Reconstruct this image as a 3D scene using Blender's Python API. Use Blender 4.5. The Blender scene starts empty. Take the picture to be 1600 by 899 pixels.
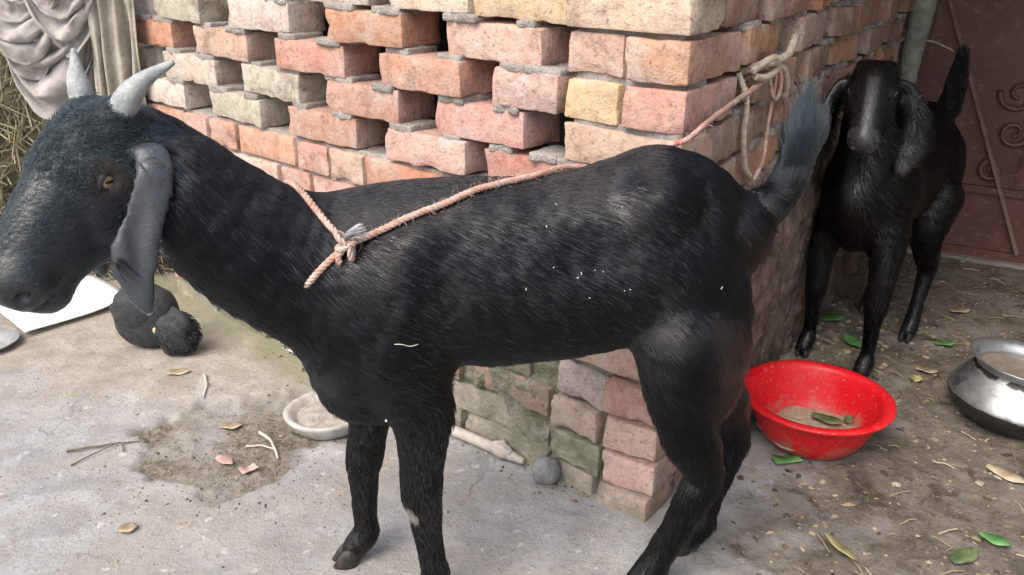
import bpy, bmesh, math, random
import numpy as np
from mathutils import Vector, Matrix
from mathutils.bvhtree import BVHTree

random.seed(7); rng = np.random.default_rng(11)
S = bpy.context.scene; COL = S.collection
R_ = math.radians
# ------------------------------------------------------------------ camera
PITCH, ROLL, CAMH, FPX = 0.39486, 0.01479, 1.0811, 1327.6
_f = np.array([0, math.cos(PITCH), -math.sin(PITCH)]); _x = np.array([1., 0, 0]); _u = np.cross(_x, _f)
_r = math.cos(ROLL)*_x + math.sin(ROLL)*_u; _up = math.cos(ROLL)*_u - math.sin(ROLL)*_x
cd = bpy.data.cameras.new('camera'); cam = bpy.data.objects.new('camera', cd); COL.objects.link(cam)
cam.matrix_world = Matrix(((_r[0], _up[0], -_f[0], 0), (_r[1], _up[1], -_f[1], 0), (_r[2], _up[2], -_f[2], CAMH), (0, 0, 0, 1)))
cd.sensor_width = 36; cd.lens = 36*FPX/1600; cd.clip_start = .02; cd.clip_end = 500
S.camera = cam
# ------------------------------------------------------------------ sky, sun, exposure
SUN_EL, SUN_AZ = 52, 222          # azimuth clockwise from +Y; light comes from the left, behind the viewer
w = bpy.data.worlds.new('World'); S.world = w; w.use_nodes = True
nt = w.node_tree; sky = nt.nodes.new('ShaderNodeTexSky'); sky.sky_type = 'NISHITA'; sky.sun_disc = False
sky.sun_elevation = R_(SUN_EL); sky.sun_rotation = R_(SUN_AZ); sky.air_density = 1.0; sky.dust_density = 4.0; sky.ozone_density = .6
bg = nt.nodes['Background']; bg.inputs[1].default_value = .15
nt.links.new(sky.outputs[0], bg.inputs[0])
sl = bpy.data.lights.new('sun', 'SUN'); sl.energy = 1.1; sl.angle = R_(50); sl.color = (1, .97, .93)
so = bpy.data.objects.new('sun', sl); COL.objects.link(so)
_sd = Vector((math.sin(R_(SUN_AZ))*math.cos(R_(SUN_EL)), math.cos(R_(SUN_AZ))*math.cos(R_(SUN_EL)), math.sin(R_(SUN_EL))))
so.rotation_euler = _sd.to_track_quat('Z', 'Y').to_euler(); so.location = (-3, -3, 5)
S.view_settings.view_transform = 'Standard'; S.view_settings.look = 'None'; S.view_settings.exposure = 1.05
S.view_settings.gamma = 1; S.view_settings.use_curve_mapping = False

# ------------------------------------------------------------------ helpers
def vnoise(P, seed=0):
    P = np.asarray(P, dtype=np.float64); I = np.floor(P).astype(np.int64); F = P-I; F = F*F*(3-2*F)
    def h(o):
        q = (I+np.array(o)).astype(np.uint64)
        n = (q[..., 0]*np.uint64(374761393) + q[..., 1]*np.uint64(668265263) + q[..., 2]*np.uint64(2147483647) + np.uint64(seed*974711+13)) & np.uint64(0xffffffff)
        n = ((n ^ (n >> np.uint64(13)))*np.uint64(1274126177)) & np.uint64(0xffffffff)
        n = ((n ^ (n >> np.uint64(16)))*np.uint64(2246822519)) & np.uint64(0xffffffff)
        return (n ^ (n >> np.uint64(15))).astype(np.float64)/4294967295.
    r = 0
    for a in (0, 1):
        for b in (0, 1):
            for c in (0, 1):
                r = r + h((a, b, c))*(F[..., 0] if a else 1-F[..., 0])*(F[..., 1] if b else 1-F[..., 1])*(F[..., 2] if c else 1-F[..., 2])
    return r*2-1
def fbm(P, sc, seed=0, oct=4, gain=.5):
    P = np.asarray(P, dtype=np.float64)*sc+1000.; r = 0; a = 1
    for i in range(oct): r = r+a*vnoise(P*(2.03**i), seed+i*7); a *= gain
    return r
def p3(x, y, z=0): return np.stack([x, y, np.zeros_like(x)+z], -1)
def sstep(a, b, x): t = np.clip((x-a)/(b-a), 0, 1); return t*t*(3-2*t)

def tag(o, label=None, cat=None, group=None, kind=None):
    if label: o['label'] = label
    if cat: o['category'] = cat
    if group: o['group'] = group
    if kind: o['kind'] = kind
    return o
def empty(name, loc, label=None, cat=None, group=None):
    o = bpy.data.objects.new(name, None); COL.objects.link(o); o.location = loc; o.empty_display_size = .05
    return tag(o, label, cat, group)
def wloc(o):
    v = Vector((0, 0, 0))
    while o: v = v+o.location; o = o.parent
    return v
def mesh(name, V, F, mat, parent=None, smooth=True, attrs=None):
    """one mesh object from world-space vertices"""
    V = np.asarray(V, dtype=np.float64)
    if parent is not None: V = V-np.array(wloc(parent))
    me = bpy.data.meshes.new(name); me.from_pydata(V.tolist(), [], [tuple(int(i) for i in f) for f in F] if not isinstance(F, np.ndarray) else F.tolist())
    if attrs:
        for k, a in attrs.items():
            a = np.asarray(a, dtype=np.float32)
            if a.ndim == 1: me.attributes.new(k, 'FLOAT', 'POINT').data.foreach_set('value', a)
            else: me.attributes.new(k, 'FLOAT_COLOR', 'POINT').data.foreach_set('color', a.ravel())
    if smooth: me.polygons.foreach_set('use_smooth', [True]*len(me.polygons))
    if mat: me.materials.append(mat)
    me.update()
    o = bpy.data.objects.new(name, me); COL.objects.link(o); o.parent = parent
    return o
def base_set(V, F):
    """top-level single mesh: give it an origin at its base"""
    V = np.asarray(V); return np.array([V[:, 0].mean(), V[:, 1].mean(), V[:, 2].min()])
def solo(name, V, F, mat, label, cat, group=None, kind=None, smooth=True, attrs=None):
    V = np.asarray(V, dtype=np.float64); b = base_set(V, F)
    o = mesh(name, V-b, F, mat, None, smooth, attrs); o.location = b
    return tag(o, label, cat, group, kind)

class N:
    """tiny node-graph builder"""
    def __init__(s, name):
        s.m = bpy.data.materials.new(name); s.m.use_nodes = True; s.t = s.m.node_tree; s.b = s.t.nodes['Principled BSDF']
    def n(s, typ, **kw):
        x = s.t.nodes.new('ShaderNode'+typ)
        for k, v in kw.items(): setattr(x, k, v)
        return x
    def l(s, a, b): s.t.links.new(a, b)
    def co(s, kind='Object'): return s.n('TexCoord').outputs[kind]
    def set(s, sock, v):
        if hasattr(v, 'is_linked') or hasattr(v, 'links'): s.l(v, sock)
        else: sock.default_value = v if not (isinstance(v, tuple) and len(v) == 3 and len(getattr(sock, 'default_value', ())) == 4) else (*v, 1)
    def noise(s, co, scale, detail=6, rough=.6, dist=0):
        x = s.n('TexNoise'); s.l(co, x.inputs['Vector']); x.inputs['Scale'].default_value = scale; x.inputs['Detail'].default_value = detail
        x.inputs['Roughness'].default_value = rough; x.inputs['Distortion'].default_value = dist; return x.outputs['Fac']
    def ramp(s, fac, a, b, c0=(0, 0, 0), c1=(1, 1, 1)):
        x = s.n('ValToRGB'); s.l(fac, x.inputs[0]); e = x.color_ramp.elements
        e[0].position = a; e[0].color = (*c0, 1); e[1].position = b; e[1].color = (*c1, 1); return x.outputs[0]
    def mix(s, fac, a, b, mode='MIX'):
        x = s.n('Mix', data_type='RGBA', blend_type=mode); s.set(x.inputs[0], fac); s.set(x.inputs[6], a); s.set(x.inputs[7], b); return x.outputs[2]
    def math(s, op, a, b=0.):
        x = s.n('Math', operation=op); s.set(x.inputs[0], a); s.set(x.inputs[1], b); return x.outputs[0]
    def attr(s, name): return s.n('Attribute', attribute_name=name).outputs
    def bump(s, h, strength=.5, dist=.01):
        x = s.n('Bump'); x.inputs['Strength'].default_value = strength; x.inputs['Distance'].default_value = dist; s.l(h, x.inputs['Height']); s.l(x.outputs[0], s.b.inputs['Normal'])
    def done(s, col=None, rough=None, metal=0, spec=None):
        if col is not None: s.set(s.b.inputs['Base Color'], col)
        if rough is not None: s.set(s.b.inputs['Roughness'], rough)
        s.b.inputs['Metallic'].default_value = metal
        if spec is not None: s.b.inputs['Specular IOR Level'].default_value = spec
        return s.m
def simple(name, c0, c1, rough=.7, scale=20, metal=0, bump=.3, bd=.003, spec=None, lo=.35, hi=.65):
    g = N(name); co = g.co(); n1 = g.noise(co, scale); c = g.mix(g.ramp(n1, lo, hi), c0, c1)
    if bump: g.bump(g.noise(co, scale*4), bump, bd)
    return g.done(c, rough, metal, spec)

# ------------------------------------------------------------------ materials
def m_brick():
    g = N('brick_clay'); oi = g.n('ObjectInfo'); co = g.co()
    v = g.n('VectorMath', operation='ADD'); g.l(co, v.inputs[0])
    m = g.n('VectorMath', operation='SCALE'); g.l(oi.outputs['Location'], m.inputs[0]); m.inputs['Scale'].default_value = 7.
    g.l(m.outputs[0], v.inputs[1]); c = v.outputs[0]
    base = g.mix(g.ramp(g.noise(c, 16, 5), .35, .68), oi.outputs['Color'], g.mix(.38, oi.outputs['Color'], (.62, .50, .42)))
    base = g.mix(g.math('MULTIPLY', g.ramp(g.noise(c, 48, 5, .7), .48, .66), .6), base, g.mix(.6, oi.outputs['Color'], (.16, .07, .045), 'MIX'))
    dust = g.ramp(g.noise(c, 9, 7, .7, .6), .50, .66)                       # lime and cement smears
    base = g.mix(g.math('MULTIPLY', dust, .5), base, (.56, .50, .45)); base = g.mix(g.math('MULTIPLY', g.ramp(g.noise(c, 5, 6, .7, 1.), .5, .62), .30), base, (.36, .29, .25))
    base = g.mix(g.math('MULTIPLY', g.ramp(g.noise(c, 7, 7, .72, .8), .54, .66), .5), base, (.13, .095, .075)); base = g.mix(g.math('MULTIPLY', g.ramp(g.noise(c, 110, 3, .6), .60, .68), .5), base, (.10, .06, .045))
    moss = g.math('MULTIPLY', g.ramp(g.noise(c, 11, 6, .65), .32, .58), oi.outputs['Alpha'])
    base = g.mix(moss, base, g.mix(g.noise(c, 38, 5), (.085, .095, .05), (.27, .265, .19)))
    h = g.math('ADD', g.noise(c, 45, 8, .7), g.math('MULTIPLY', g.noise(c, 220, 3), .35)); g.bump(h, .8, .007)
    return g.done(base, .92, spec=.25)
M = {}
M['brick'] = m_brick()
def m_mortar():
    g = N('mortar'); co = g.co(); z = g.attr('moss')[2]
    b = g.mix(g.ramp(g.noise(co, 14, 7, .7), .35, .65), (.30, .265, .225), (.50, .47, .43))
    ms = g.math('MULTIPLY', g.ramp(g.noise(co, 9, 6, .7), .3, .55), z)
    b = g.mix(ms, b, g.mix(g.ramp(g.noise(co, 34, 6, .7), .35, .65), (.095, .105, .05), (.30, .30, .18)))
    g.bump(g.math('ADD', g.noise(co, 40, 8, .75), g.noise(co, 160, 4)), 1., .008); return g.done(b, .95, spec=.2)
M['mortar'] = m_mortar()
def m_ground():
    g = N('yard_ground'); co = g.co(); slab = g.attr('slab')[2]; wet = g.attr('wet')[2]; soil = g.attr('soil')[2]; moss = g.attr('moss')[2]
    big = g.noise(co, 2.6, 8, .65, .4); mid = g.noise(co, 11, 8, .7, .3); fine = g.noise(co, 75, 8, .78); grit = g.noise(co, 260, 2)
    conc = g.mix(g.ramp(mid, .36, .66), (.285, .283, .275), (.455, .455, .445))
    conc = g.mix(g.math('MULTIPLY', g.ramp(big, .45, .60), .75), conc, (.36, .33, .285)); conc = g.mix(g.math('MULTIPLY', g.ramp(g.noise(co, 6, 7, .7, 1.2), .56, .66), .5), conc, (.27, .25, .22))
    conc = g.mix(g.math('MULTIPLY', g.ramp(fine, .53, .70), .7), conc, (.20, .185, .16))
    vo = g.n('TexVoronoi', feature='DISTANCE_TO_EDGE'); vo.inputs['Scale'].default_value = 1.7; dv = g.n('VectorMath', operation='ADD'); g.l(co, dv.inputs[0]); nz = g.n('TexNoise'); g.l(co, nz.inputs[0]); nz.inputs['Scale'].default_value = 5; nz.inputs['Detail'].default_value = 7
    sc_ = g.n('VectorMath', operation='SCALE'); g.l(nz.outputs['Color'], sc_.inputs[0]); sc_.inputs['Scale'].default_value = .28; g.l(sc_.outputs[0], dv.inputs[1]); g.l(dv.outputs[0], vo.inputs['Vector'])
    crack = g.math('MULTIPLY', g.ramp(vo.outputs['Distance'], .0, .010, (1, 1, 1), (0, 0, 0)), g.ramp(g.noise(co, 3.1, 3), .50, .60))
    conc = g.mix(g.math('MULTIPLY', crack, .75), conc, (.12, .105, .085)); conc = g.mix(g.math('MULTIPLY', g.ramp(g.noise(co, 150, 3, .6), .62, .70), .55), conc, (.16, .14, .12)); conc = g.mix(g.math('MULTIPLY', g.ramp(g.noise(co, 33, 4, .6), .62, .68), .6), conc, (.62, .61, .59))
    tan = g.mix(g.ramp(mid, .35, .65), (.30, .265, .21), (.45, .41, .345))
    tan = g.mix(g.math('MULTIPLY', g.ramp(fine, .53, .68), .7), tan, (.17, .14, .105))
    dirt = g.mix(g.ramp(mid, .38, .62), (.115, .098, .078), (.225, .197, .162))
    dirt = g.mix(g.math('MULTIPLY', g.ramp(fine, .5, .66), .65), dirt, (.055, .043, .03))
    dirt = g.mix(g.math('MULTIPLY', g.ramp(g.noise(co, 5.5, 8, .7, .5), .52, .60), .55), dirt, (.25, .235, .215)); dirt = g.mix(g.math('MULTIPLY', g.ramp(g.noise(co, 8.5, 7, .7, .8), .55, .63), .75), dirt, (.05, .038, .028))
    soilc = g.mix(g.ramp(fine, .38, .62), (.085, .075, .05), (.30, .27, .215))
    c = g.mix(slab, tan, conc); c = g.mix(wet, c, dirt); c = g.mix(soil, c, soilc)
    c = g.mix(g.math('MULTIPLY', moss, g.ramp(mid, .3, .6)), c, (.17, .19, .085))
    h = g.math('ADD', g.math('MULTIPLY', mid, .6), g.math('ADD', fine, g.math('MULTIPLY', grit, .3))); g.bump(h, .8, .008)
    rgh = g.math('SUBTRACT', .92, g.math('MULTIPLY', wet, g.math('MULTIPLY', g.ramp(mid, .4, .6), .25)))
    return g.done(c, rgh, spec=.3)
M['ground'] = m_ground()
M['gate'] = None
def m_gate():
    g = N('gate_maroon_paint'); co = g.co(); n = g.noise(co, 7, 8, .7, .5)
    c = g.mix(g.ramp(n, .35, .65), (.085, .030, .022), (.13, .050, .037)); c = g.mix(g.math('MULTIPLY', g.ramp(g.noise(co, 40, 5), .55, .7), .5), c, (.24, .15, .12))
    g.bump(g.noise(co, 60, 5), .25, .003); return g.done(c, g.ramp(n, .3, .7, (.38,)*3, (.6,)*3), 0, .5)
M['gate'] = m_gate()
M['horn'] = simple('horn_keratin', (.22, .235, .235), (.40, .41, .39), .5, 60, 0, .6, .003)
M['hoof'] = simple('hoof_horn', (.010, .009, .008), (.045, .037, .028), .55, 60)
def m_skin():
    g = N('goat_coat'); co = g.co(); mp = g.n('Mapping'); g.l(co, mp.inputs[0]); mp.inputs['Scale'].default_value = (28, 60, 75); mp.inputs['Rotation'].default_value = (0, R_(24), 0)
    st = g.noise(mp.outputs[0], 5.2, 5, .6, .4); big = g.noise(co, 7, 5, .6, .4)
    a = g.attr('tint')[0]; c = g.mix(g.ramp(st, .35, .7), g.mix(.35, a, (0, 0, 0)), g.mix(.25, a, (.02, .018, .018)))
    g.bump(g.math('ADD', st, g.math('MULTIPLY', big, .5)), .30, .003); return g.done(c, g.ramp(big, .3, .7, (.28,)*3, (.42,)*3), 0, .56)
M['skin'] = m_skin()
def m_fur():
    g = N('goat_fur'); a = g.n('Attribute', attribute_name='tint'); a.attribute_type = 'GEOMETRY'
    t = g.t; h = g.n('BsdfHairPrincipled'); h.parametrization = 'COLOR'
    g.l(a.outputs['Color'], h.inputs['Color']); h.inputs['Roughness'].default_value = .19; h.inputs['Radial Roughness'].default_value = .30; h.inputs['IOR'].default_value = 1.37; h.inputs['Coat'].default_value = 0.
    out = [x for x in t.nodes if x.type == 'OUTPUT_MATERIAL'][0]; t.links.new(h.outputs[0], out.inputs[0]); return g.m
M['fur'] = m_fur()
def m_eye():
    g = N('goat_eye'); co = g.co('Generated')
    g.set(g.b.inputs['Base Color'], g.mix(g.ramp(g.noise(co, 6), .4, .6), (.17, .105, .035), (.32, .22, .085))); g.b.inputs['Roughness'].default_value = .12; g.b.inputs['Coat Weight'].default_value = .6; return g.m
M['eye'] = m_eye()
M['pupil'] = simple('eye_pupil', (.004, .004, .004), (.01, .008, .006), .15, 20, 0, 0)
M['lid'] = simple('eyelid_skin', (.05, .04, .036), (.085, .07, .062), .6, 60)
def m_rope():
    g = N('rope_fibre'); co = g.co(); c = g.mix(g.ramp(g.noise(co, 26, 4), .42, .62), (.50, .29, .22), (.53, .42, .34)); c = g.mix(g.math('MULTIPLY', g.ramp(g.noise(co, 14, 5, .7), .5, .62), .55), c, (.20, .15, .12))
    c = g.mix(g.math('MULTIPLY', g.ramp(g.noise(co, 45, 3), .60, .66), .8), c, (.5, .13, .06)); g.bump(g.noise(co, 400, 3), .7, .002); return g.done(c, .85, spec=.2)
M['rope'] = m_rope()
M['jute'] = simple('jute_fibre', (.34, .27, .19), (.52, .45, .35), .9, 70, 0, .6, .002)
M['tassel'] = simple('grey_thread', (.26, .25, .26), (.42, .40, .40), .9, 80)
def m_plastic():
    g = N('red_plastic'); co = g.co(); n = g.noise(co, 14, 6, .7)
    c = g.mix(g.math('MULTIPLY', g.ramp(g.noise(co, 22, 7, .75, .5), .55, .72), .5), g.mix(g.ramp(n, .4, .7), (.60, .006, .012), (.66, .012, .018)), (.5, .16, .13))
    sx = g.n('SeparateXYZ'); g.l(co, sx.inputs[0]); zz = g.math('SUBTRACT', 1.0, g.math('MULTIPLY', sx.outputs[2], 14.)); mud = g.ramp(g.math('ADD', g.math('MULTIPLY', zz, .22), g.noise(co, 20, 8, .75, .4)), .60, .76)
    c = g.mix(g.math('MULTIPLY', mud, .75), c, (.24, .18, .13)); c = g.mix(g.math('MULTIPLY', g.ramp(g.noise(co, 130, 3), .63, .68), .7), c, (.35, .22, .17))
    g.bump(g.noise(co, 25, 4), .12, .004); return g.done(c, g.ramp(n, .3, .7, (.34,)*3, (.6,)*3), 0, .42)
M['red'] = m_plastic()
def m_alu():
    g = N('worn_aluminium'); co = g.co(); n = g.noise(co, 12, 7, .7, .4); blackening = g.attr('blackening')[2]
    s = g.ramp(g.math('ADD', blackening, g.math('MULTIPLY', g.math('SUBTRACT', n, .5), .9)), .42, .58)
    c = g.mix(g.math('MULTIPLY', g.ramp(g.noise(co, 28, 5), .55, .68), .6), (.44, .46, .47), (.12, .125, .13)); c = g.mix(s, c, (.016, .015, .014))
    m = g.math('SUBTRACT', .95, s); g.l(m, g.b.inputs['Metallic']); g.bump(g.noise(co, 18, 4), .25, .004)
    g.set(g.b.inputs['Base Color'], c); g.set(g.b.inputs['Roughness'], g.ramp(n, .3, .7, (.36,)*3, (.62,)*3)); return g.m
M['alu'] = m_alu()
M['broth'] = simple('grain_water', (.15, .125, .095), (.23, .20, .155), .35, 40)
M['feed'] = simple('wet_feed', (.36, .28, .19), (.52, .43, .31), .8, 60, 0, .8, .004)
M['enamel'] = simple('chipped_bowl', (.30, .28, .25), (.50, .48, .45), .6, 30)
M['bowldirt'] = simple('bowl_crust', (.26, .235, .20), (.44, .40, .35), .9, 40, 0, .8, .005)
M['cane'] = simple('dry_cane', (.38, .33, .28), (.54, .49, .43), .75, 30, 0, .5, .003)
M['mud'] = simple('grey_mud', (.16, .16, .15), (.30, .295, .28), .95, 35, 0, .9, .006)
M['paper'] = simple('white_sheet', (.70, .72, .72), (.82, .83, .83), .5, 8, 0, .1, .003)
M['tin'] = simple('grey_tin', (.38, .38, .37), (.55, .55, .54), .45, 25, .5)
M['pouch'] = simple('black_cloth', (.016, .018, .02), (.04, .043, .046), .8, 60, 0, .6, .003)
M['brass'] = simple('brass_button', (.48, .33, .16), (.6, .46, .27), .5, 60, .3)
M['net'] = simple('dusty_net_cloth', (.30, .275, .25), (.46, .43, .40), .95, 22, 0, .7, .004)
M['sack'] = simple('dusty_sacking', (.30, .275, .215), (.45, .42, .345), .95, 26, 0, .8, .004)
def m_straw(name, cs):
    g = N(name); a = g.attr('rnd')[2]; x = g.n('ValToRGB'); g.l(a, x.inputs[0]); e = x.color_ramp.elements
    e[0].color = (*cs[0], 1); e[1].color = (*cs[-1], 1)
    for i, c in enumerate(cs[1:-1]): k = e.new((i+1)/(len(cs)-1)); k.color = (*c, 1)
    return g.done(x.outputs[0], .85, spec=.2)
M['straw'] = m_straw('dry_straw', [(.10, .085, .05), (.30, .26, .155), (.20, .19, .10), (.42, .38, .26)])
M['litter'] = m_straw('yard_litter', [(.035, .027, .018), (.22, .18, .125), (.05, .04, .028), (.10, .075, .05), (.38, .33, .24), (.17, .15, .07), (.33, .26, .13)])
M['heap'] = simple('straw_heap_core', (.10, .09, .06), (.21, .19, .13), .95, 18, 0, .8, .01)
M['postm'] = simple('lichen_post', (.20, .225, .18), (.36, .37, .32), .9, 30, 0, .8, .005)
M['wallm'] = simple('weathered_plaster', (.20, .18, .155), (.30, .275, .24), .95, 8, 0, .6, .006)
M['rooftin'] = simple('rusty_tin', (.13, .10, .085), (.25, .20, .17), .6, 8, .3)
M['chaff'] = simple('white_chaff', (.34, .32, .29), (.6, .58, .54), .8, 60, 0, 0)
def m_leaf(name, a, b):
    g = N(name); co = g.co(); c = g.mix(g.ramp(g.noise(co, 40, 5), .4, .62), a, b); g.bump(g.noise(co, 120, 3), .4, .002); return g.done(c, .55)
M['green'] = m_leaf('green_leaf', (.075, .22, .06), (.14, .32, .10))
M['dull'] = m_leaf('dull_green_leaf', (.07, .12, .05), (.17, .2, .09))
M['yellow'] = m_leaf('yellow_leaf', (.36, .34, .12), (.5, .48, .24))
M['dry'] = m_leaf('dry_leaf', (.28, .215, .13), (.46, .38, .26))
M['pinkpaper'] = m_leaf('pink_scrap', (.48, .30, .25), (.56, .42, .36))

# ------------------------------------------------------------------ shape helpers
def tube(P, rad, seg=8, caps=True, close=False):
    P = np.asarray(P, float); n = len(P); rad = np.broadcast_to(np.asarray(rad, float), (n,))
    T = np.gradient(P, axis=0) if not close else (np.roll(P, -1, 0)-np.roll(P, 1, 0)); T /= np.linalg.norm(T, axis=1)[:, None]+1e-12
    a = np.array([0, 0, 1.]) if abs(T[0, 2]) < .9 else np.array([1., 0, 0]); u = np.cross(T[0], a); u /= np.linalg.norm(u); U = [u]
    for i in range(1, n): u = U[-1]-T[i]*(U[-1]@T[i]); U.append(u/np.linalg.norm(u))
    U = np.array(U); W = np.cross(T, U); an = np.linspace(0, 2*np.pi, seg, endpoint=False)
    V = (P[:, None]+rad[:, None, None]*(np.cos(an)[None, :, None]*U[:, None]+np.sin(an)[None, :, None]*W[:, None])).reshape(-1, 3)
    F = []; m = n if close else n-1
    for i in range(m):
        for j in range(seg): F.append((i*seg+j, i*seg+(j+1) % seg, ((i+1) % n)*seg+(j+1) % seg, ((i+1) % n)*seg+j))
    if caps and not close: F.append(tuple(range(seg))[::-1]); F.append(tuple((n-1)*seg+j for j in range(seg)))
    return V, F
def spline(P, n):
    P = np.asarray(P, float); k = len(P); t = np.linspace(0, k-1, n); out = []
    for x in t:
        i = min(int(x), k-2); f = x-i; a, b, c, d = P[max(i-1, 0)], P[i], P[i+1], P[min(i+2, k-1)]
        out.append(.5*((2*b)+(-a+c)*f+(2*a-5*b+4*c-d)*f*f+(-a+3*b-3*c+d)*f**3))
    return np.array(out)
def join(parts):
    V = []; F = []; o = 0
    for v, f in parts: V.append(np.asarray(v, float)); F += [tuple(i+o for i in q) for q in f]; o += len(v)
    return np.concatenate(V), F
def twisted(P, r, pitch=.022, strands=3):
    """laid rope: strands wound round the path"""
    P = np.asarray(P, float); d = np.r_[0, np.cumsum(np.linalg.norm(np.diff(P, axis=0), axis=1))]; n = max(8, int(d[-1]/.0035)); s = np.linspace(0, d[-1], n)
    Q = np.stack([np.interp(s, d, P[:, i]) for i in range(3)], -1); T = np.gradient(Q, axis=0); T /= np.linalg.norm(T, axis=1)[:, None]
    a = np.array([.3, .2, 1.]); U = np.cross(T, a); U /= np.linalg.norm(U, axis=1)[:, None]; W = np.cross(T, U); out = []
    for k in range(strands):
        an = 2*np.pi*(s/pitch+k/strands); out.append(tube(Q+(r*.5)*(np.cos(an)[:, None]*U+np.sin(an)[:, None]*W), r*.56, 6))
    return join(out)
def lathe(prof, c, seg=48, wob=0, seed=0):
    prof = np.asarray(prof, float); n = len(prof); an = np.linspace(0, 2*np.pi, seg, endpoint=False); V = []
    for r, z in prof:
        k = 1+wob*np.sin(an*2+seed)+wob*.6*np.sin(an*3+seed*2.1); V.append(np.stack([c[0]+r*k*np.cos(an), c[1]+r*k*np.sin(an), c[2]+z+0*an], -1))
    F = [(i*seg+j, i*seg+(j+1) % seg, (i+1)*seg+(j+1) % seg, (i+1)*seg+j) for i in range(n-1) for j in range(seg)]
    V = np.concatenate(V); 
    if prof[0][0] < 1e-4 or True: F.append(tuple(range(seg))[::-1])
    return V, F
def rbox(size, div, r, seed=0, amp=0., sc=20., chip=0.):
    """rounded, worn box centred on the origin"""
    sx, sy, sz = np.array(size)/2.; bm = bmesh.new(); idx = {}; V = []; F = []
    nx, ny, nz = div
    def vid(i, j, k):
        if (i, j, k) not in idx:
            idx[(i, j, k)] = len(V)
            def g(a, n, s):
                if a == 0: return -s
                if a == n: return s
                if n == 2: return 0
                return -s+r+(a-1)*(2*s-2*r)/(n-2)
            V.append((g(i, nx, sx), g(j, ny, sy), g(k, nz, sz)))
        return idx[(i, j, k)]
    for i in range(nx):
        for j in range(ny): F.append([vid(i, j, 0), vid(i, j+1, 0), vid(i+1, j+1, 0), vid(i+1, j, 0)]); F.append([vid(i, j, nz), vid(i+1, j, nz), vid(i+1, j+1, nz), vid(i, j+1, nz)])
    for i in range(nx):
        for k in range(nz): F.append([vid(i, 0, k), vid(i+1, 0, k), vid(i+1, 0, k+1), vid(i, 0, k+1)]); F.append([vid(i, ny, k), vid(i, ny, k+1), vid(i+1, ny, k+1), vid(i+1, ny, k)])
    for j in range(ny):
        for k in range(nz): F.append([vid(0, j, k), vid(0, j, k+1), vid(0, j+1, k+1), vid(0, j+1, k)]); F.append([vid(nx, j, k), vid(nx, j+1, k), vid(nx, j+1, k+1), vid(nx, j, k+1)])
    bm.free(); V = np.array(V); inner = np.clip(V, [-sx+r, -sy+r, -sz+r], [sx-r, sy-r, sz-r]); d = V-inner; L = np.linalg.norm(d, axis=1)[:, None]
    V = np.where(L > 1e-9, inner+d/np.maximum(L, 1e-9)*r, V)
    if amp:
        nrm = V/np.linalg.norm(V, axis=1)[:, None]
        V0 = V; V = V+nrm*(amp*fbm(V, sc, seed, 3))[:, None]
        if chip:                                              # broken arrises and corners
            e = (np.abs(V0) > np.array([sx, sy, sz])-.011).sum(1) >= 2; c3 = (np.abs(V0) > np.array([sx, sy, sz])-.02).sum(1) >= 3
            V = V-nrm*np.where(e, chip*np.clip(fbm(V0, 34, seed+50, 3)+.05, 0, 1), 0)[:, None]-nrm*np.where(c3, chip*1.2*max(0, math.sin(seed*1.7))*np.clip(fbm(V0, 9, seed+80, 1), 0, 1), 0)[:, None]
    return V, F
def sph(c, r, seed=0, amp=0., sc=10, n=14, m=20):
    V = []; F = []
    for i in range(n+1):
        for j in range(m):
            th = np.pi*i/n; ph = 2*np.pi*j/m; V.append((math.sin(th)*math.cos(ph), math.sin(th)*math.sin(ph), math.cos(th)))
    V = np.array(V); F = [(i*m+j, (i+1)*m+j, (i+1)*m+(j+1) % m, i*m+(j+1) % m) for i in range(n) for j in range(m)]
    if amp: V = V*(1+amp*fbm(V, sc*.2, seed, 4))[:, None]
    return V*np.array(r)+np.array(c), F

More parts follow.
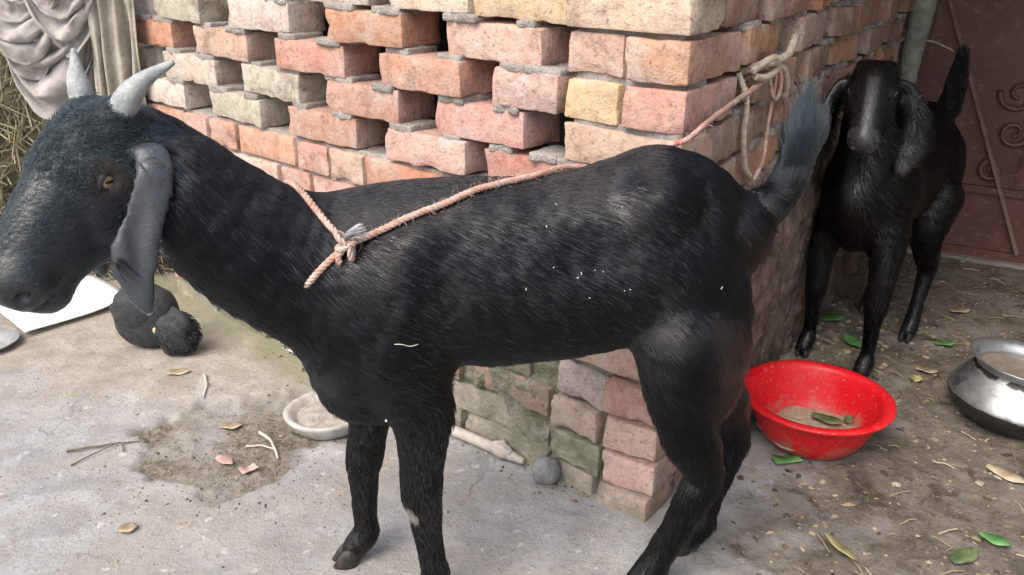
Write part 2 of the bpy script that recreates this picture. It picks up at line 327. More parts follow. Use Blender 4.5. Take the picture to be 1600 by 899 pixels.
# ------------------------------------------------------------------ signed-distance bodies (one continuous skin)
class Body:
    def __init__(s, lo, hi, h):
        s.lo = np.array(lo, float); s.h = h; s.n = np.ceil((np.array(hi)-s.lo)/h).astype(int)+1
        s.D = np.full(s.n, 1., np.float32)
    def _sub(s, a, b, k):
        i0 = np.maximum(np.floor((a-k*1.5-s.lo)/s.h).astype(int)-1, 0); i1 = np.minimum(np.ceil((b+k*1.5-s.lo)/s.h).astype(int)+2, s.n)
        ax = [s.lo[i]+s.h*np.arange(i0[i], i1[i]) for i in range(3)]
        P = np.stack(np.meshgrid(*ax, indexing='ij'), -1).astype(np.float32); return tuple(slice(i0[i], i1[i]) for i in range(3)), P
    def _blend(s, sl, d, k, sub=False):
        a = s.D[sl]
        if sub:
            d = -d; hh = np.clip(.5+.5*(d-a)/k, 0, 1); s.D[sl] = a*(1-hh)+d*hh+k*hh*(1-hh); return
        hh = np.clip(.5+.5*(a-d)/k, 0, 1); s.D[sl] = a*(1-hh)+d*hh-k*hh*(1-hh)
    def cone(s, a, b, ra, rb, k=.03, sub=False):
        a = np.array(a, float); b = np.array(b, float); m = max(ra, rb); sl, P = s._sub(np.minimum(a, b)-m, np.maximum(a, b)+m, k+.02)
        ab = (b-a).astype(np.float32); t = np.clip(((P-a.astype(np.float32))@ab)/(ab@ab), 0, 1); q = P-a.astype(np.float32)-t[..., None]*ab
        s._blend(sl, np.sqrt((q*q).sum(-1))-(ra+(rb-ra)*t), k, sub)
    def chain(s, pts, k=.03):
        C = np.array([p for p, r in pts], float); m = max(r for p, r in pts); sl, P = s._sub(C.min(0)-m, C.max(0)+m, k+.02); d = None
        Q = np.array([np.r_[p, r] for p, r in pts]); n = len(pts)*4-3; Q = spline(Q, n)          # smooth centre line and taper
        for i in range(n-1):
            a, b = Q[i, :3].astype(np.float32), Q[i+1, :3].astype(np.float32); ab = b-a; mr = max(Q[i, 3], Q[i+1, 3])+k*1.3+.02
            if d is None: d = np.full(P.shape[:3], 1., np.float32); o0 = P[0, 0, 0]
            j0 = np.maximum(((np.minimum(a, b)-mr-o0)/s.h).astype(int), 0); j1 = np.minimum(((np.maximum(a, b)+mr-o0)/s.h).astype(int)+2, P.shape[:3]); w3 = tuple(slice(j0[c], j1[c]) for c in range(3))
            p_ = P[w3]; t = np.clip(((p_-a)@ab)/(ab@ab), 0, 1); q = p_-a-t[..., None]*ab
            d[w3] = np.minimum(d[w3], np.sqrt((q*q).sum(-1))-(Q[i, 3]+(Q[i+1, 3]-Q[i, 3])*t))
        s._blend(sl, d.astype(np.float32), k)
    def ell(s, c, r, A=None, k=.04, sub=False):
        c = np.array(c, float); r = np.array(r, float); m = r.max(); A = np.eye(3) if A is None else np.array(A, float)   # rows of A: axes
        ext = np.abs(A.T)@r; sl, P = s._sub(c-ext, c+ext, k+.02); q = (P-c.astype(np.float32))@A.T.astype(np.float32)
        k0 = np.sqrt(((q/r)**2).sum(-1)); k1 = np.sqrt(((q/(r*r))**2).sum(-1))+1e-9
        s._blend(sl, (k0*(k0-1)/k1).astype(np.float32), k, sub)
    def mesh(s, smooth=2):
        D = s.D; I = D < 0; n = s.n; c = [I[i:n[0]-1+i, j:n[1]-1+j, k:n[2]-1+k] for i in (0, 1) for j in (0, 1) for k in (0, 1)]
        cnt = sum(x.astype(np.int8) for x in c); act = (cnt > 0) & (cnt < 8); ids = -np.ones(act.shape, np.int64); X = np.argwhere(act); ids[act] = np.arange(len(X))
        acc = np.zeros((len(X), 3)); num = np.zeros(len(X)); crn = [np.array((i, j, k)) for i in (0, 1) for j in (0, 1) for k in (0, 1)]
        for a in range(8):
            for b in range(a+1, 8):
                if np.abs(crn[a]-crn[b]).sum() != 1: continue
                va = D[tuple((X+crn[a]).T)].astype(float); vb = D[tuple((X+crn[b]).T)].astype(float); m = (va < 0) != (vb < 0)
                t = np.where(m, va/np.where(m, va-vb, 1), 0); acc += np.where(m[:, None], crn[a]+t[:, None]*(crn[b]-crn[a]), 0); num += m
        V = s.lo+s.h*(X+acc/num[:, None]); Fq = []
        for ax in range(3):
            o1 = np.eye(3, dtype=int)[(ax+1) % 3]; o2 = np.eye(3, dtype=int)[(ax+2) % 3]
            s0 = [slice(None)]*3; s1 = [slice(None)]*3; s0[ax] = slice(0, -1); s1[ax] = slice(1, None); A0 = I[tuple(s0)]; A1 = I[tuple(s1)]
            E = np.argwhere(A0 != A1); E = E[(E[:, (ax+1) % 3] > 0) & (E[:, (ax+2) % 3] > 0)]
            lim = np.array(act.shape); ok = np.all(E < lim, axis=1); E = E[ok]
            f = np.stack([ids[tuple((E-o1-o2).T)], ids[tuple((E-o2).T)], ids[tuple(E.T)], ids[tuple((E-o1).T)]], -1)
            fl = ~A0[tuple(E.T)]; f[fl] = f[fl][:, ::-1]; Fq.append(f)
        F = np.concatenate(Fq); F = F[(F >= 0).all(1)]
        for _ in range(smooth):
            S_ = np.zeros_like(V); cn = np.zeros(len(V))
            for a, b in ((0, 1), (1, 2), (2, 3), (3, 0)):
                np.add.at(S_, F[:, a], V[F[:, b]]); np.add.at(S_, F[:, b], V[F[:, a]]); np.add.at(cn, F[:, a], 1); np.add.at(cn, F[:, b], 1)
            V = .5*V+.5*S_/cn[:, None]
        return V, F
def vnormals(V, F):
    fn = np.cross(V[F[:, 2]]-V[F[:, 0]], V[F[:, 3]]-V[F[:, 1]]); Nn = np.zeros_like(V)
    for i in range(4): np.add.at(Nn, F[:, i], fn)
    return Nn/(np.linalg.norm(Nn, axis=1)[:, None]+1e-12)
def fur(V, F, n, style, parent, mat, rad=.00055, pts=5):
    """style(P, N) -> direction, length, lift, curl, tint, density"""
    Nn = vnormals(V, F); a = np.linalg.norm(np.cross(V[F[:, 2]]-V[F[:, 0]], V[F[:, 3]]-V[F[:, 1]]), axis=1); C = V[F].mean(1)
    dens = style(C, Nn[F].mean(1))[5]; a = a*dens; f = rng.choice(len(F), n, p=a/a.sum()); uv = rng.random((n, 2)); q = F[f]
    w4 = np.stack([(1-uv[:, 0])*(1-uv[:, 1]), uv[:, 0]*(1-uv[:, 1]), uv[:, 0]*uv[:, 1], (1-uv[:, 0])*uv[:, 1]], -1)[..., None]
    P = (V[q]*w4).sum(1); Nv = (Nn[q]*w4).sum(1); Nv /= np.linalg.norm(Nv, axis=1)[:, None]
    d, L, lift, curl, tint, _ = style(P, Nv)
    d = d+rng.normal(0, .06, d.shape)+.14*np.stack([fbm(P, 11, 3+i, 2) for i in range(3)], -1)
    d -= Nv*(d*Nv).sum(1)[:, None]; d /= np.linalg.norm(d, axis=1)[:, None]+1e-9
    L = L*rng.uniform(.65, 1.25, n); g = np.cross(d, Nv); ph = 6.28*fbm(P, 14, 90, 2)+rng.normal(0, .4, n); out = []
    for t in np.linspace(0, 1, pts):
        o = d*(L*t)[:, None]+Nv*(L*lift*t*(1.25-.75*t))[:, None]
        o = o+(g*np.sin(ph+t*9)[:, None]+Nv*(np.cos(ph+t*9)*.6)[:, None])*(curl*L*t)[:, None]; o[:, 2] -= .10*L*t*t
        out.append(P-Nv*.0003+o)
    X = np.stack(out, 1).reshape(-1, 3)-np.array(wloc(parent))
    hc = bpy.data.hair_curves.new('fur'); hc.add_curves([pts]*n); hc.attributes['position'].data.foreach_set('vector', X.astype(np.float32).ravel())
    ra = np.tile(np.linspace(1, .25, pts), n)*rad*np.repeat(rng.uniform(.8, 1.2, n), pts)
    at = hc.attributes.get('radius') or hc.attributes.new('radius', 'FLOAT', 'POINT'); at.data.foreach_set('value', ra.astype(np.float32))
    tc = hc.attributes.new('tint', 'FLOAT_COLOR', 'CURVE'); tc.data.foreach_set('color', np.c_[tint, np.ones(n)].astype(np.float32).ravel())
    hc.materials.append(mat); o = bpy.data.objects.new('fur', hc); COL.objects.link(o); o.parent = parent; return o

# ================================================================== SETTING
# ---- ground: one sheet, fine where the yard is, running out to the horizon
def px_poly(X, Y, poly):
    poly = np.array(poly); ins = np.zeros(X.shape, bool); d = np.full(X.shape, 1e9)
    for (x0, y0), (x1, y1) in zip(poly, np.roll(poly, -1, 0)):
        c = ((y0 > Y) != (y1 > Y)) & (X < (x1-x0)*(Y-y0)/((y1-y0) if abs(y1-y0) > 1e-9 else 1e-9)+x0); ins ^= c
        t = np.clip(((X-x0)*(x1-x0)+(Y-y0)*(y1-y0))/((x1-x0)**2+(y1-y0)**2+1e-12), 0, 1); d = np.minimum(d, np.hypot(X-x0-t*(x1-x0), Y-y0-t*(y1-y0)))
    return np.where(ins, -d, d)
SOIL = [(-.90, 1.68), (-.80, 1.58), (-.70, 1.49), (-.60, 1.405), (-.52, 1.46), (-.47, 1.55), (-.43, 1.62), (-.36, 1.66), (-.34, 1.80), (-.55, 1.90), (-.78, 1.82)]
def ground_h(X, Y):
    n = p3(X, Y); wob = fbm(n, 9, 3, 4)*.03+fbm(n, 30, 5, 3)*.012
    sd = px_poly(X, Y, SOIL)+wob*1.2
    soil = 1-sstep(-.022, .010, sd)
    edge = (X-(.42+.30*(Y-1.25)))+wob*4 ; wet = sstep(-.10, .16, edge)*sstep(.5, 1.2, Y)*(1-sstep(6, 9, Y))
    tanl = (Y-(1.86-.12*(X+.6)))+wob*3; slab = (1-sstep(-.14, .12, tanl))
    h = .0035*fbm(n, 4, 20, 3)+.0012*fbm(n, 26, 21, 4)
    h = h-.012*soil+soil*.006*fbm(n, 30, 40, 4)+wet*(.004*fbm(n, 14, 60, 4)+.0025*fbm(n, 50, 61, 3))
    near = (1-sstep(3.4, 5, np.hypot(X, Y-1.5)))
    soil = soil*(.45+.55*sstep(-.5, .25, fbm(n, 7, 44, 4)))*(1-.55*sstep(1.72, 1.88, Y))
    return h*near, soil*near, wet*near, slab*near, sd
gx = np.r_[-60, -25, -10, -5, -3, np.linspace(-2.1, -1.0, 56), np.linspace(-.985, 1.15, 240), np.linspace(1.17, 2.6, 70), 4, 8, 20, 60]
gy = np.r_[-60, -20, -8, -3, -1, 0, .5, np.linspace(.9, 2.3, 165), np.linspace(2.32, 3.7, 62), 5, 9, 20, 60]
X, Y = np.meshgrid(gx, gy, indexing='ij'); H, soil, wet, slab, sd = ground_h(X, Y); GH = H
cD = np.array([-.7705, .6374]); cC = np.array([.278, 1.388]); cN = np.array([.6374, .7705])        # left face of the wall
rD = np.array([math.sin(R_(33)), math.cos(R_(33))]); rN = np.array([-rD[1], rD[0]])              # right face, N points into the wall
dw = -((X-cC[0])*cN[0]+(Y-cC[1])*cN[1]); sw = (X-cC[0])*cD[0]+(Y-cC[1])*cD[1]
moss = (1-sstep(.02, .16, np.abs(dw)+.05*fbm(p3(X, Y), 12, 9)))*sstep(.45, .95, sw)*(1-sstep(1.9, 2.1, sw))*.8
V = p3(X, Y); V[..., 2] = H; V = V.reshape(-1, 3); nx, ny = X.shape; I = np.arange(nx*ny).reshape(nx, ny)
F = np.stack([I[:-1, :-1], I[1:, :-1], I[1:, 1:], I[:-1, 1:]], -1).reshape(-1, 4)
tag(mesh('ground', V, F, M['ground'], None, True, dict(soil=soil.ravel(), wet=wet.ravel(), slab=slab.ravel(), moss=moss.ravel())), 'cracked concrete and dirt yard floor', None, None, 'structure')
def gz(x, y):
    i = min(max(int(np.searchsorted(gx, x))-1, 0), len(gx)-2); j = min(max(int(np.searchsorted(gy, y))-1, 0), len(gy)-2); a = (x-gx[i])/(gx[i+1]-gx[i]); b = (y-gy[j])/(gy[j+1]-gy[j])
    return float(GH[i, j]*(1-a)*(1-b)+GH[i+1, j]*a*(1-b)+GH[i, j+1]*(1-a)*b+GH[i+1, j+1]*a*b)

# ---- brick wall: open-work left and right faces meeting at a solid corner
wall = empty('brick_wall', (cC[0], cC[1], 0), 'rough open-work brick wall turning a corner behind the goats', 'wall')
PK, PP, OR, OY, CR, GY, GR, RD, BR = (.50, .262, .205), (.54, .355, .285), (.53, .25, .155), (.57, .40, .22), (.57, .49, .39), (.45, .41, .345), (.44, .42, .335), (.47, .21, .16), (.30, .165, .11)
BH, BW, BL_ = .071, .115, .242
variants = {}
def brick_mesh(L, k):
    key = (round(L, 2), k)
    if key not in variants:
        V, F = rbox((L, BW, BH), (16 if L > .15 else 8, 8, 6), .0035, k*13+int(L*100), .0011, 20., .0085)
        me = bpy.data.meshes.new('brick'); me.from_pydata(V.tolist(), [], F); me.polygons.foreach_set('use_smooth', [True]*len(F)); me.materials.append(M['brick']); me.set_sharp_from_angle(angle=R_(26)); variants[key] = me
    return variants[key]
def brick(face, s, z, L=BL_, col=PK, moss=0., off=0., jit=1., tilt=None, name='brick'):
    D, Nn = (cD, cN) if face == 'L' else (rD, rN)
    o = bpy.data.objects.new(name, brick_mesh(L, random.randrange(7))); COL.objects.link(o); o.parent = wall
    m = s+L/2; off = off+random.uniform(-.004, .006)*jit
    p = D*m+Nn*(BW/2+off); o.location = (p[0], p[1], z+BH/2)
    fl = random.choice((0, math.pi))
    o.rotation_euler = (R_(random.uniform(-1.2, 1.2)*jit), R_(random.uniform(-1.3, 1.3)*jit if tilt is None else tilt), math.atan2(D[1], D[0])+R_(random.uniform(-2.2, 2.2)*jit)+fl)
    v = 1+random.uniform(-.15, .12); o.color = (min(1, col[0]*v), min(1, col[1]*v*random.uniform(.95, 1.05)), min(1, col[2]*v*random.uniform(.94, 1.06)), moss)
    return o
pads = []          # mortar lumps between courses
def pad(face, s, z, L=.1, hh=.010, dep=.095, seed=0):
    D, Nn = (cD, cN) if face == 'L' else (rD, rN)
    V, F = rbox((L*random.uniform(.8, 1.5), dep, hh*1.25), (8, 6, 3), min(hh*.45, .004), seed, .0060, 45.)
    p = np.array(cC)+D*(s+L/2)+Nn*(dep/2+random.uniform(-.004, .010)); ang = math.atan2(D[1], D[0])
    Rm = np.array([[math.cos(ang), -math.sin(ang), 0], [math.sin(ang), math.cos(ang), 0], [0, 0, 1]]); pads.append((V@Rm.T+np.array([p[0], p[1], z+hh/2]), F))
Z = [0.0, .055, .135, .215, .295, .375, .455, .535, .615, .695, .775, .855, .935, 1.015, 1.095, 1.175, 1.255]
# open-work rows of the left face: explicit courses with the colours seen
rowsL = {
 .615: [(.245, .20, RD), (.486, BL_, PP), (.838, BL_, PK), (1.19, BL_, GR), (1.545, .22, CR)],
 .695: [(.337, BL_, PK), (.690, BL_, PK), (1.025, BL_, GY), (1.39, BL_, CR), (1.74, .06, CR)],
 .775: [(.255, .16, PP), (.495, BL_, OR), (.862, BL_, PK), (1.225, BL_, PP), (1.58, .2, OR)],
 .855: [(.303, BL_, PP), (.665, BL_, OR), (1.045, BL_, CR), (1.41, BL_, GY), (1.74, .06, GY)],
 .935: [(.255, .215, OY), (.48, .225, CR), (.77, .24, GY), (1.12, BL_, CR), (1.47, BL_, PP)],
 1.015: [(.30, BL_, PK), (.66, BL_, CR), (1.03, BL_, PK), (1.40, BL_, CR)],
 1.095: [(.255, .16, PP), (.5, BL_, PK), (.87, BL_, CR), (1.23, BL_, OR), (1.58, .2, PK)],
 1.175: [(.30, BL_, OR), (.66, BL_, PK), (1.03, BL_, GY), (1.40, BL_, CR)],
 1.255: [(.255, .16, PP), (.5, BL_, CR), (.87, BL_, PK), (1.23, BL_, PP), (1.58, .2, PK)]}
for z, row in rowsL.items():
    for i, (s, L, c) in enumerate(row): brick('L', s, z, L, c, .12 if c in (GR,) else 0., 0, 1.2)
    for i, (s, L, c) in enumerate(row):
        for e in (s+.015, s+L-.075):
            if L > .1: pad('L', e, z+BH-.003, .062, .013, .09, int(z*1000)+i)
    if z < .7 or z == .935:                                   # pale mortar lumps squeezed out on the sides
        pad('L', .02, z+BH-.003, .2, .013, .1, int(z*999))
# solid courses under the open-work
for i, z in enumerate(Z[1:8]):
    s = .255 if i % 2 else .31; k = 0
    while s < 1.74:
        L = .115 if (i == 6 and k % 3 != 2) or (i < 6 and k % 4 == 3) else BL_
        L = min(L, 1.76-s); col = random.choice([PK, PP, OR, PP, GY]); ms = .0
        if i == 6: col = [OR, PP, OR, PP, PK, OR][k % 6]
        if z < .3: ms = .85; col = random.choice([GR, GY, PP, PK])
        if L > .05: brick('L', s, z, L, col, ms, .004 if z < .3 else 0., 1.6 if z < .3 else 1.)
        s += L+.012; k += 1
s = .25
while s < 1.7: brick('L', s, -.018, BL_, GR, .9, -.004); s += .254
# solid corner pier; every other course turns
pier = [GR, PP, PP, GY, PP, PK, PP, PK, RD, PP, None, None, CR, PK, PP, OR, PK]
for i, z in enumerate(Z):
    low = z < .3
    if z == 0.0:
        brick('L', .0, -.018, .12, PP, .85, -.012); brick('L', .128, -.020, .118, GY, .9, -.010); brick('R', .125, -.018, .2, BR, .3); continue
    if z == .055: brick('L', .122, z, .118, GR, 1., -.012); brick('R', 0., z, BL_, PP, .12, -.006, .5); continue
    if z == .135: brick('L', .122, z, .125, PP, .15, -.014); brick('R', 0., z, BL_, PP, .1, -.004, .5); continue
    if z == .215: brick('L', .115, z-.004, .12, GY, .1, -.01, 1, 5); brick('R', -.004, z, .2, (.50, .24, .17), .05, -.004, .5, -2); continue
    if z == .775: brick('L', .128, z, .115, OY, 0, 0, .7); brick('R', 0., z, BL_, PK, 0, 0, .6); continue
    if z == .855: brick('L', .128, z, .115, PP, 0, 0, .7); brick('R', 0., z, BL_, (.54, .31, .19), 0, 0, .6); continue
    if z == .695: brick('L', 0., z, BL_, PP, 0, -.004, .6); brick('R', .125, z, BL_, BR); continue
    if z == .935: brick('L', 0., z, BL_, (.55, .42, .32), 0, -.008, .5); brick('R', .165, z, .16, BR); continue
    if i % 2: brick('L', .125, z, .118, pier[i] or PP, .1 if low else 0.); brick('R', 0., z, BL_, pier[i-1] or PP)
    else: brick('L', 0., z, BL_, pier[i] or PP); brick('R', .125, z, BL_, BR)
# right face: open-work above, solid below
RC = [BR, (.36, .155, .09), (.34, .14, .10), BR, (.48, .235, .10), (.36, .25, .19)]
for i, z in enumerate(Z):
    st = (.385 if z == .935 else .36) if i % 2 == 0 else .26; k = 0; s = st
    if z < .6:
        s = .38 if i % 2 == 0 else .254
        if z == 0.0: s = .34
        while s < 2.0: brick('R', s, z-(.018 if z == 0 else 0), BL_, [(.17, .115, .085), (.21, .13, .09), (.15, .11, .085)][(i*3+k*2) % 3], .25 if z < .3 else 0); s += .254; k += 1
    else:
        while s < 1.95:
            L = BL_ if not (z in (.855,) and k == 2) else .2
            brick('R', s, z, L, RC[(i*2+k) % 6], 0, 0, 2.2); pad('R', s+.01, z+BH-.003, .06, .013, .09, i*7+k); pad('R', s+L-.07, z+BH-.003, .06, .013, .09, i*9+k); s += L+.075; k += 1
mV, mF = join(pads); mesh('mortar', mV, mF, M['mortar'], wall, True, dict(moss=np.zeros(len(mV))))
def slabbox(face, s0, s1, d0, d1, z0, z1, seed, amp=.006, div=None):
    D, Nn = (cD, cN) if face == 'L' else (rD, rN); div = div or (max(4, int((s1-s0)/.02)), 4, max(4, int((z1-z0)/.02)))
    V, F = rbox((s1-s0, d1-d0, z1-z0), div, .004, seed, amp, 22.)
    ang = math.atan2(D[1], D[0]); Rm = np.array([[math.cos(ang), -math.sin(ang), 0], [math.sin(ang), math.cos(ang), 0], [0, 0, 1]])
    if face == 'L': Rm = Rm@np.diag([1, -1, 1]); F = [f[::-1] for f in F]
    p = np.array(cC)+D*(s0+s1)/2+Nn*(d0+d1)/2
    return V@Rm.T+np.array([p[0], p[1], (z0+z1)/2]), F
for fc, s0, s1, d0, d1, z0, z1 in (('L', .03, 1.745, .016, .10, -.05, .612), ('R', .112, 2.04, .012, .104, -.051, .609), ('L', .02, .232, .014, .102, .600, 1.32)):
    V, F = slabbox(fc, s0, s1, d0, d1, z0, z1, 5); a = (1-sstep(.25, .36, V[:, 2]+.03*fbm(V, 15, 4)))*(1. if fc == 'L' else .3)
    mesh('mortar', V, F, M['mortar'], wall, True, dict(moss=a))
# crumbling mossy render left on the foot of the wall beside the pier
ns, nz = 90, 26; Sg, Zg = np.meshgrid(np.linspace(.262, 1.3, ns), np.linspace(-.02, .30, nz), indexing='ij')
n3 = np.stack([Sg, Zg*1.6, 0*Sg], -1); th = -.012+.022*fbm(n3, 15, 31, 4)+.014*fbm(n3, 42, 35, 3)-.035*sstep(.24, .30, Zg)
P = np.array(cC)+Sg[..., None]*cD+(.006-th)[..., None]*cN; V = np.concatenate([P, Zg[..., None]], -1).reshape(-1, 3); I = np.arange(ns*nz).reshape(ns, nz)
F = np.stack([I[:-1, :-1], I[:-1, 1:], I[1:, 1:], I[1:, :-1]], -1).reshape(-1, 4); mesh('mossy_render', V, F, M['mortar'], wall, True, dict(moss=np.ones(len(V))))
# brown mud render over the solid lower part of the right face
ns, nz = 150, 60; Sg, Zg = np.meshgrid(np.linspace(.25, 2.03, ns), np.linspace(-.03, .60, nz), indexing='ij')
n3 = np.stack([Sg*1.3, Zg, 0*Sg], -1); th = .006+.010*fbm(n3, 9, 71, 4)+.006*fbm(n3, 45, 75, 3)-.03*sstep(.54, .60, Zg+.05*fbm(n3, 6, 78))-.03*(1-sstep(.25, .33, Sg+.06*fbm(n3, 7, 79)))
P = np.array(cC)+Sg[..., None]*rD+(-th)[..., None]*rN; V = np.concatenate([P, Zg[..., None]], -1).reshape(-1, 3); I = np.arange(ns*nz).reshape(ns, nz)
F = np.stack([I[:-1, :-1], I[1:, :-1], I[1:, 1:], I[:-1, 1:]], -1).reshape(-1, 4); mesh('mud_render', V, F, simple('straw_mud', (.055, .040, .031), (.20, .145, .11), .95, 16, 0, 1., .010), wall)
# the shed the wall belongs to: inner wall and roof keep its inside dark
def vbox(name, P0, P1, th, z0, z1, mat, parent):
    P0 = np.array(P0, float); P1 = np.array(P1, float); d = (P1-P0)/np.linalg.norm(P1-P0); n = np.array([-d[1], d[0]])*th/2; q = [P0-n, P1-n, P1+n, P0+n]
    V = [(*a, z) for z in (z0, z1) for a in q]; F = [(3, 2, 1, 0), (4, 5, 6, 7)]+[(i, (i+1) % 4, 4+(i+1) % 4, 4+i) for i in range(4)]
    return mesh(name, V, F, mat, parent, False)
eL = cC+cD*1.70+cN*.12; eR = cC+rD*1.98+rN*.12; bk = eL+rD*1.95
vbox('inner_wall', eL+cN*.02, bk, .06, 0, 1.34, M['wallm'], wall); vbox('inner_wall', eR+rN*.02, bk+np.array([.05, .05]), .06, 0, 1.34, M['wallm'], wall)
q = [cC-cN*.0, cC+cD*1.76, bk+np.array([-.05, .1]), cC+rD*2.02]; V = [(*a, z) for z in (1.345, 1.375) for a in q]
mesh('roof_sheet', V, [(3, 2, 1, 0), (4, 5, 6, 7)]+[(i, (i+1) % 4, 4+(i+1) % 4, 4+i) for i in range(4)], M['rooftin'], wall, False)

# ---- maroon sheet-metal gate at the end of the alley
gA = np.array([1.40, 3.10]); gD = np.array([.889, -.457]); gN = np.array([-.457, -.889])          # gN faces the yard
gate = empty('metal_gate', (gA[0], gA[1], 0), 'maroon sheet-metal gate with embossed scrollwork and a slanting brace', 'gate')
def gpt(s, z, o=0.): return np.array([*(gA+gD*s+gN*o), z])
def gbox(name, s0, s1, z0, z1, o0, o1, mat=None, parent=gate):
    V = [gpt(s, z, o) for o in (o0, o1) for s, z in ((s0, z0), (s1, z0), (s1, z1), (s0, z1))]
    return mesh(name, V, [(3, 2, 1, 0), (4, 5, 6, 7)]+[(i, (i+1) % 4, 4+(i+1) % 4, 4+i) for i in range(4)], mat or M['gate'], parent, False)
ns, nz = 60, 60; Sg, Zg = np.meshgrid(np.linspace(.028, .836, ns), np.linspace(.255, 1.98, nz), indexing='ij')
o = .004*fbm(np.stack([Sg, Zg, 0*Sg], -1), 3, 5, 3)+.008*np.exp(-((Sg-.42-.02*Zg)/.012)**2)+.006*np.exp(-((Sg-.80)/.012)**2)
V = np.concatenate([(gA+Sg[..., None]*gD+o[..., None]*gN), Zg[..., None]], -1).reshape(-1, 3); I = np.arange(ns*nz).reshape(ns, nz)
F = np.stack([I[:-1, :-1], I[:-1, 1:], I[1:, 1:], I[1:, :-1]], -1).reshape(-1, 4); F = F[:, ::-1]
upper = mesh('upper_panel', V, F, M['gate'], gate)
gbox('lower_panel', .030, .835, .035, .247, -.012, .004); gbox('rail', .03, .84, .247, .272, -.010, .022); gbox('rail', .03, .84, .012, .042, -.012, .020)
gbox('stile', -.26, .036, .012, 2.0, -.014, .026); gbox('stile', .832, .868, .012, 2.0, -.014, .026); gbox('rail', .036, .832, 1.96, 2.0, -.013, .024)
b0, b1 = gpt(-.06+.036, 1.15, .030), gpt(.47, .045, .030)
V, F = tube(np.array([b0, b1]), .008, 4); mesh('slanting_brace', V, F, simple('dull_brace', (.19, .115, .095), (.27, .18, .155), .6, 30), gate, False)
def scroll(s, z, r, turns, a0, hand=1):
    t = np.linspace(0, 1, 40); an = a0+hand*t*turns*2*np.pi; rr = r*(1-.82*t); P = np.array([gpt(s+q*math.cos(a), z+q*math.sin(a), .013) for q, a in zip(rr, an)])
    return tube(P, .010-.004*t, 8)
orn = []
for s, z, r, tn, a, hd in ((.33, .33, .04, 1.2, 2, 1), (.36, .60, .06, 1.3, 3, 1), (.37, .47, .05, 1.3, 0, -1), (.50, .43, .07, 1.4, 0, 1), (.62, .52, .08, 1.5, 2, -1), (.47, .57, .06, 1.3, 1, 1), (.60, .68, .07, 1.4, 4, 1), (.50, .72, .06, 1.2, 3, -1), (.74, .42, .06, 1.4, 3, -1), (.74, .62, .06, 1.5, 1, 1), (.62, .83, .06, 1.3, 5, 1), (.62, .40, .05, 1.2, 1, 1), (.55, .63, .05, 1.2, 0, -1)): orn.append(scroll(s, z, r, tn, a, hd))
V, F = join(orn); mesh('embossed_scrollwork', V, F, simple('worn_maroon', (.095, .042, .034), (.15, .08, .066), .45, 30), gate)
# threshold under the gate
V = [(*(gA+gD*s+gN*o_), z) for z in (-.02, .012) for s, o_ in ((-.1, -.08), (.87, -.08), (.87, .05), (-.1, .05))]
tag(mesh('threshold', V, [(0, 1, 2, 3), (7, 6, 5, 4)]+[(i, 4+i, 4+(i+1) % 4, (i+1) % 4) for i in range(4)], M['wallm'], None, False), 'worn concrete threshold under the gate', None, None, 'structure')
# ---- post at the gate end of the wall
P = spline([(1.352, 3.0, -.02), (1.35, 2.985, .6), (1.365, 2.99, 1.2), (1.36, 3.0, 1.9)], 26); V, F = tube(P, .036+.004*np.sin(np.arange(26)*1.1)+.003*rng.normal(size=26), 14)
V = V+.006*np.stack([fbm(V, 14, k, 3) for k in (1, 2, 3)], -1); solo('gate_post', V, F, M['postm'], 'pale lichen-grey post between the brick wall and the gate', 'post')
# ---- unseen side wall and tin roof, added to shade this corner
h = empty('added_shade_wall', (2.29, 2.2, 0), 'unseen plain wall added on the right to shade the alley', 'shade wall')
vbox('wall', (2.29, -.2), (2.29, 4.6), .2, -.05, 3.2, M['wallm'], h)
aw = empty('added_shade_roof', (1.8, 2.6, 1.5), 'unseen tin roof added to shade the gate and the alley corner', 'shade roof')
xs = np.linspace(.50, 2.18, 110); ys = np.array([1.62, 3.0, 4.3]); Xg, Yg = np.meshgrid(xs, ys, indexing='ij'); Zg = 1.41+.012*np.sin(Xg*70)+.12*(Yg-1.62)
V = np.stack([Xg, Yg, Zg], -1).reshape(-1, 3); I = np.arange(len(V)).reshape(Xg.shape); F = np.stack([I[:-1, :-1], I[1:, :-1], I[1:, 1:], I[:-1, 1:]], -1).reshape(-1, 4)
mesh('roof_sheet', V, F, M['rooftin'], aw)
for px_, py_ in ((.62, 4.2), (2.12, 4.2), (2.12, 1.75)):
    V, F = tube(np.array([(px_, py_, -.02), (px_, py_, 1.385+.12*(py_-1.62))]), .035, 10); mesh('post', V, F, M['postm'], aw)

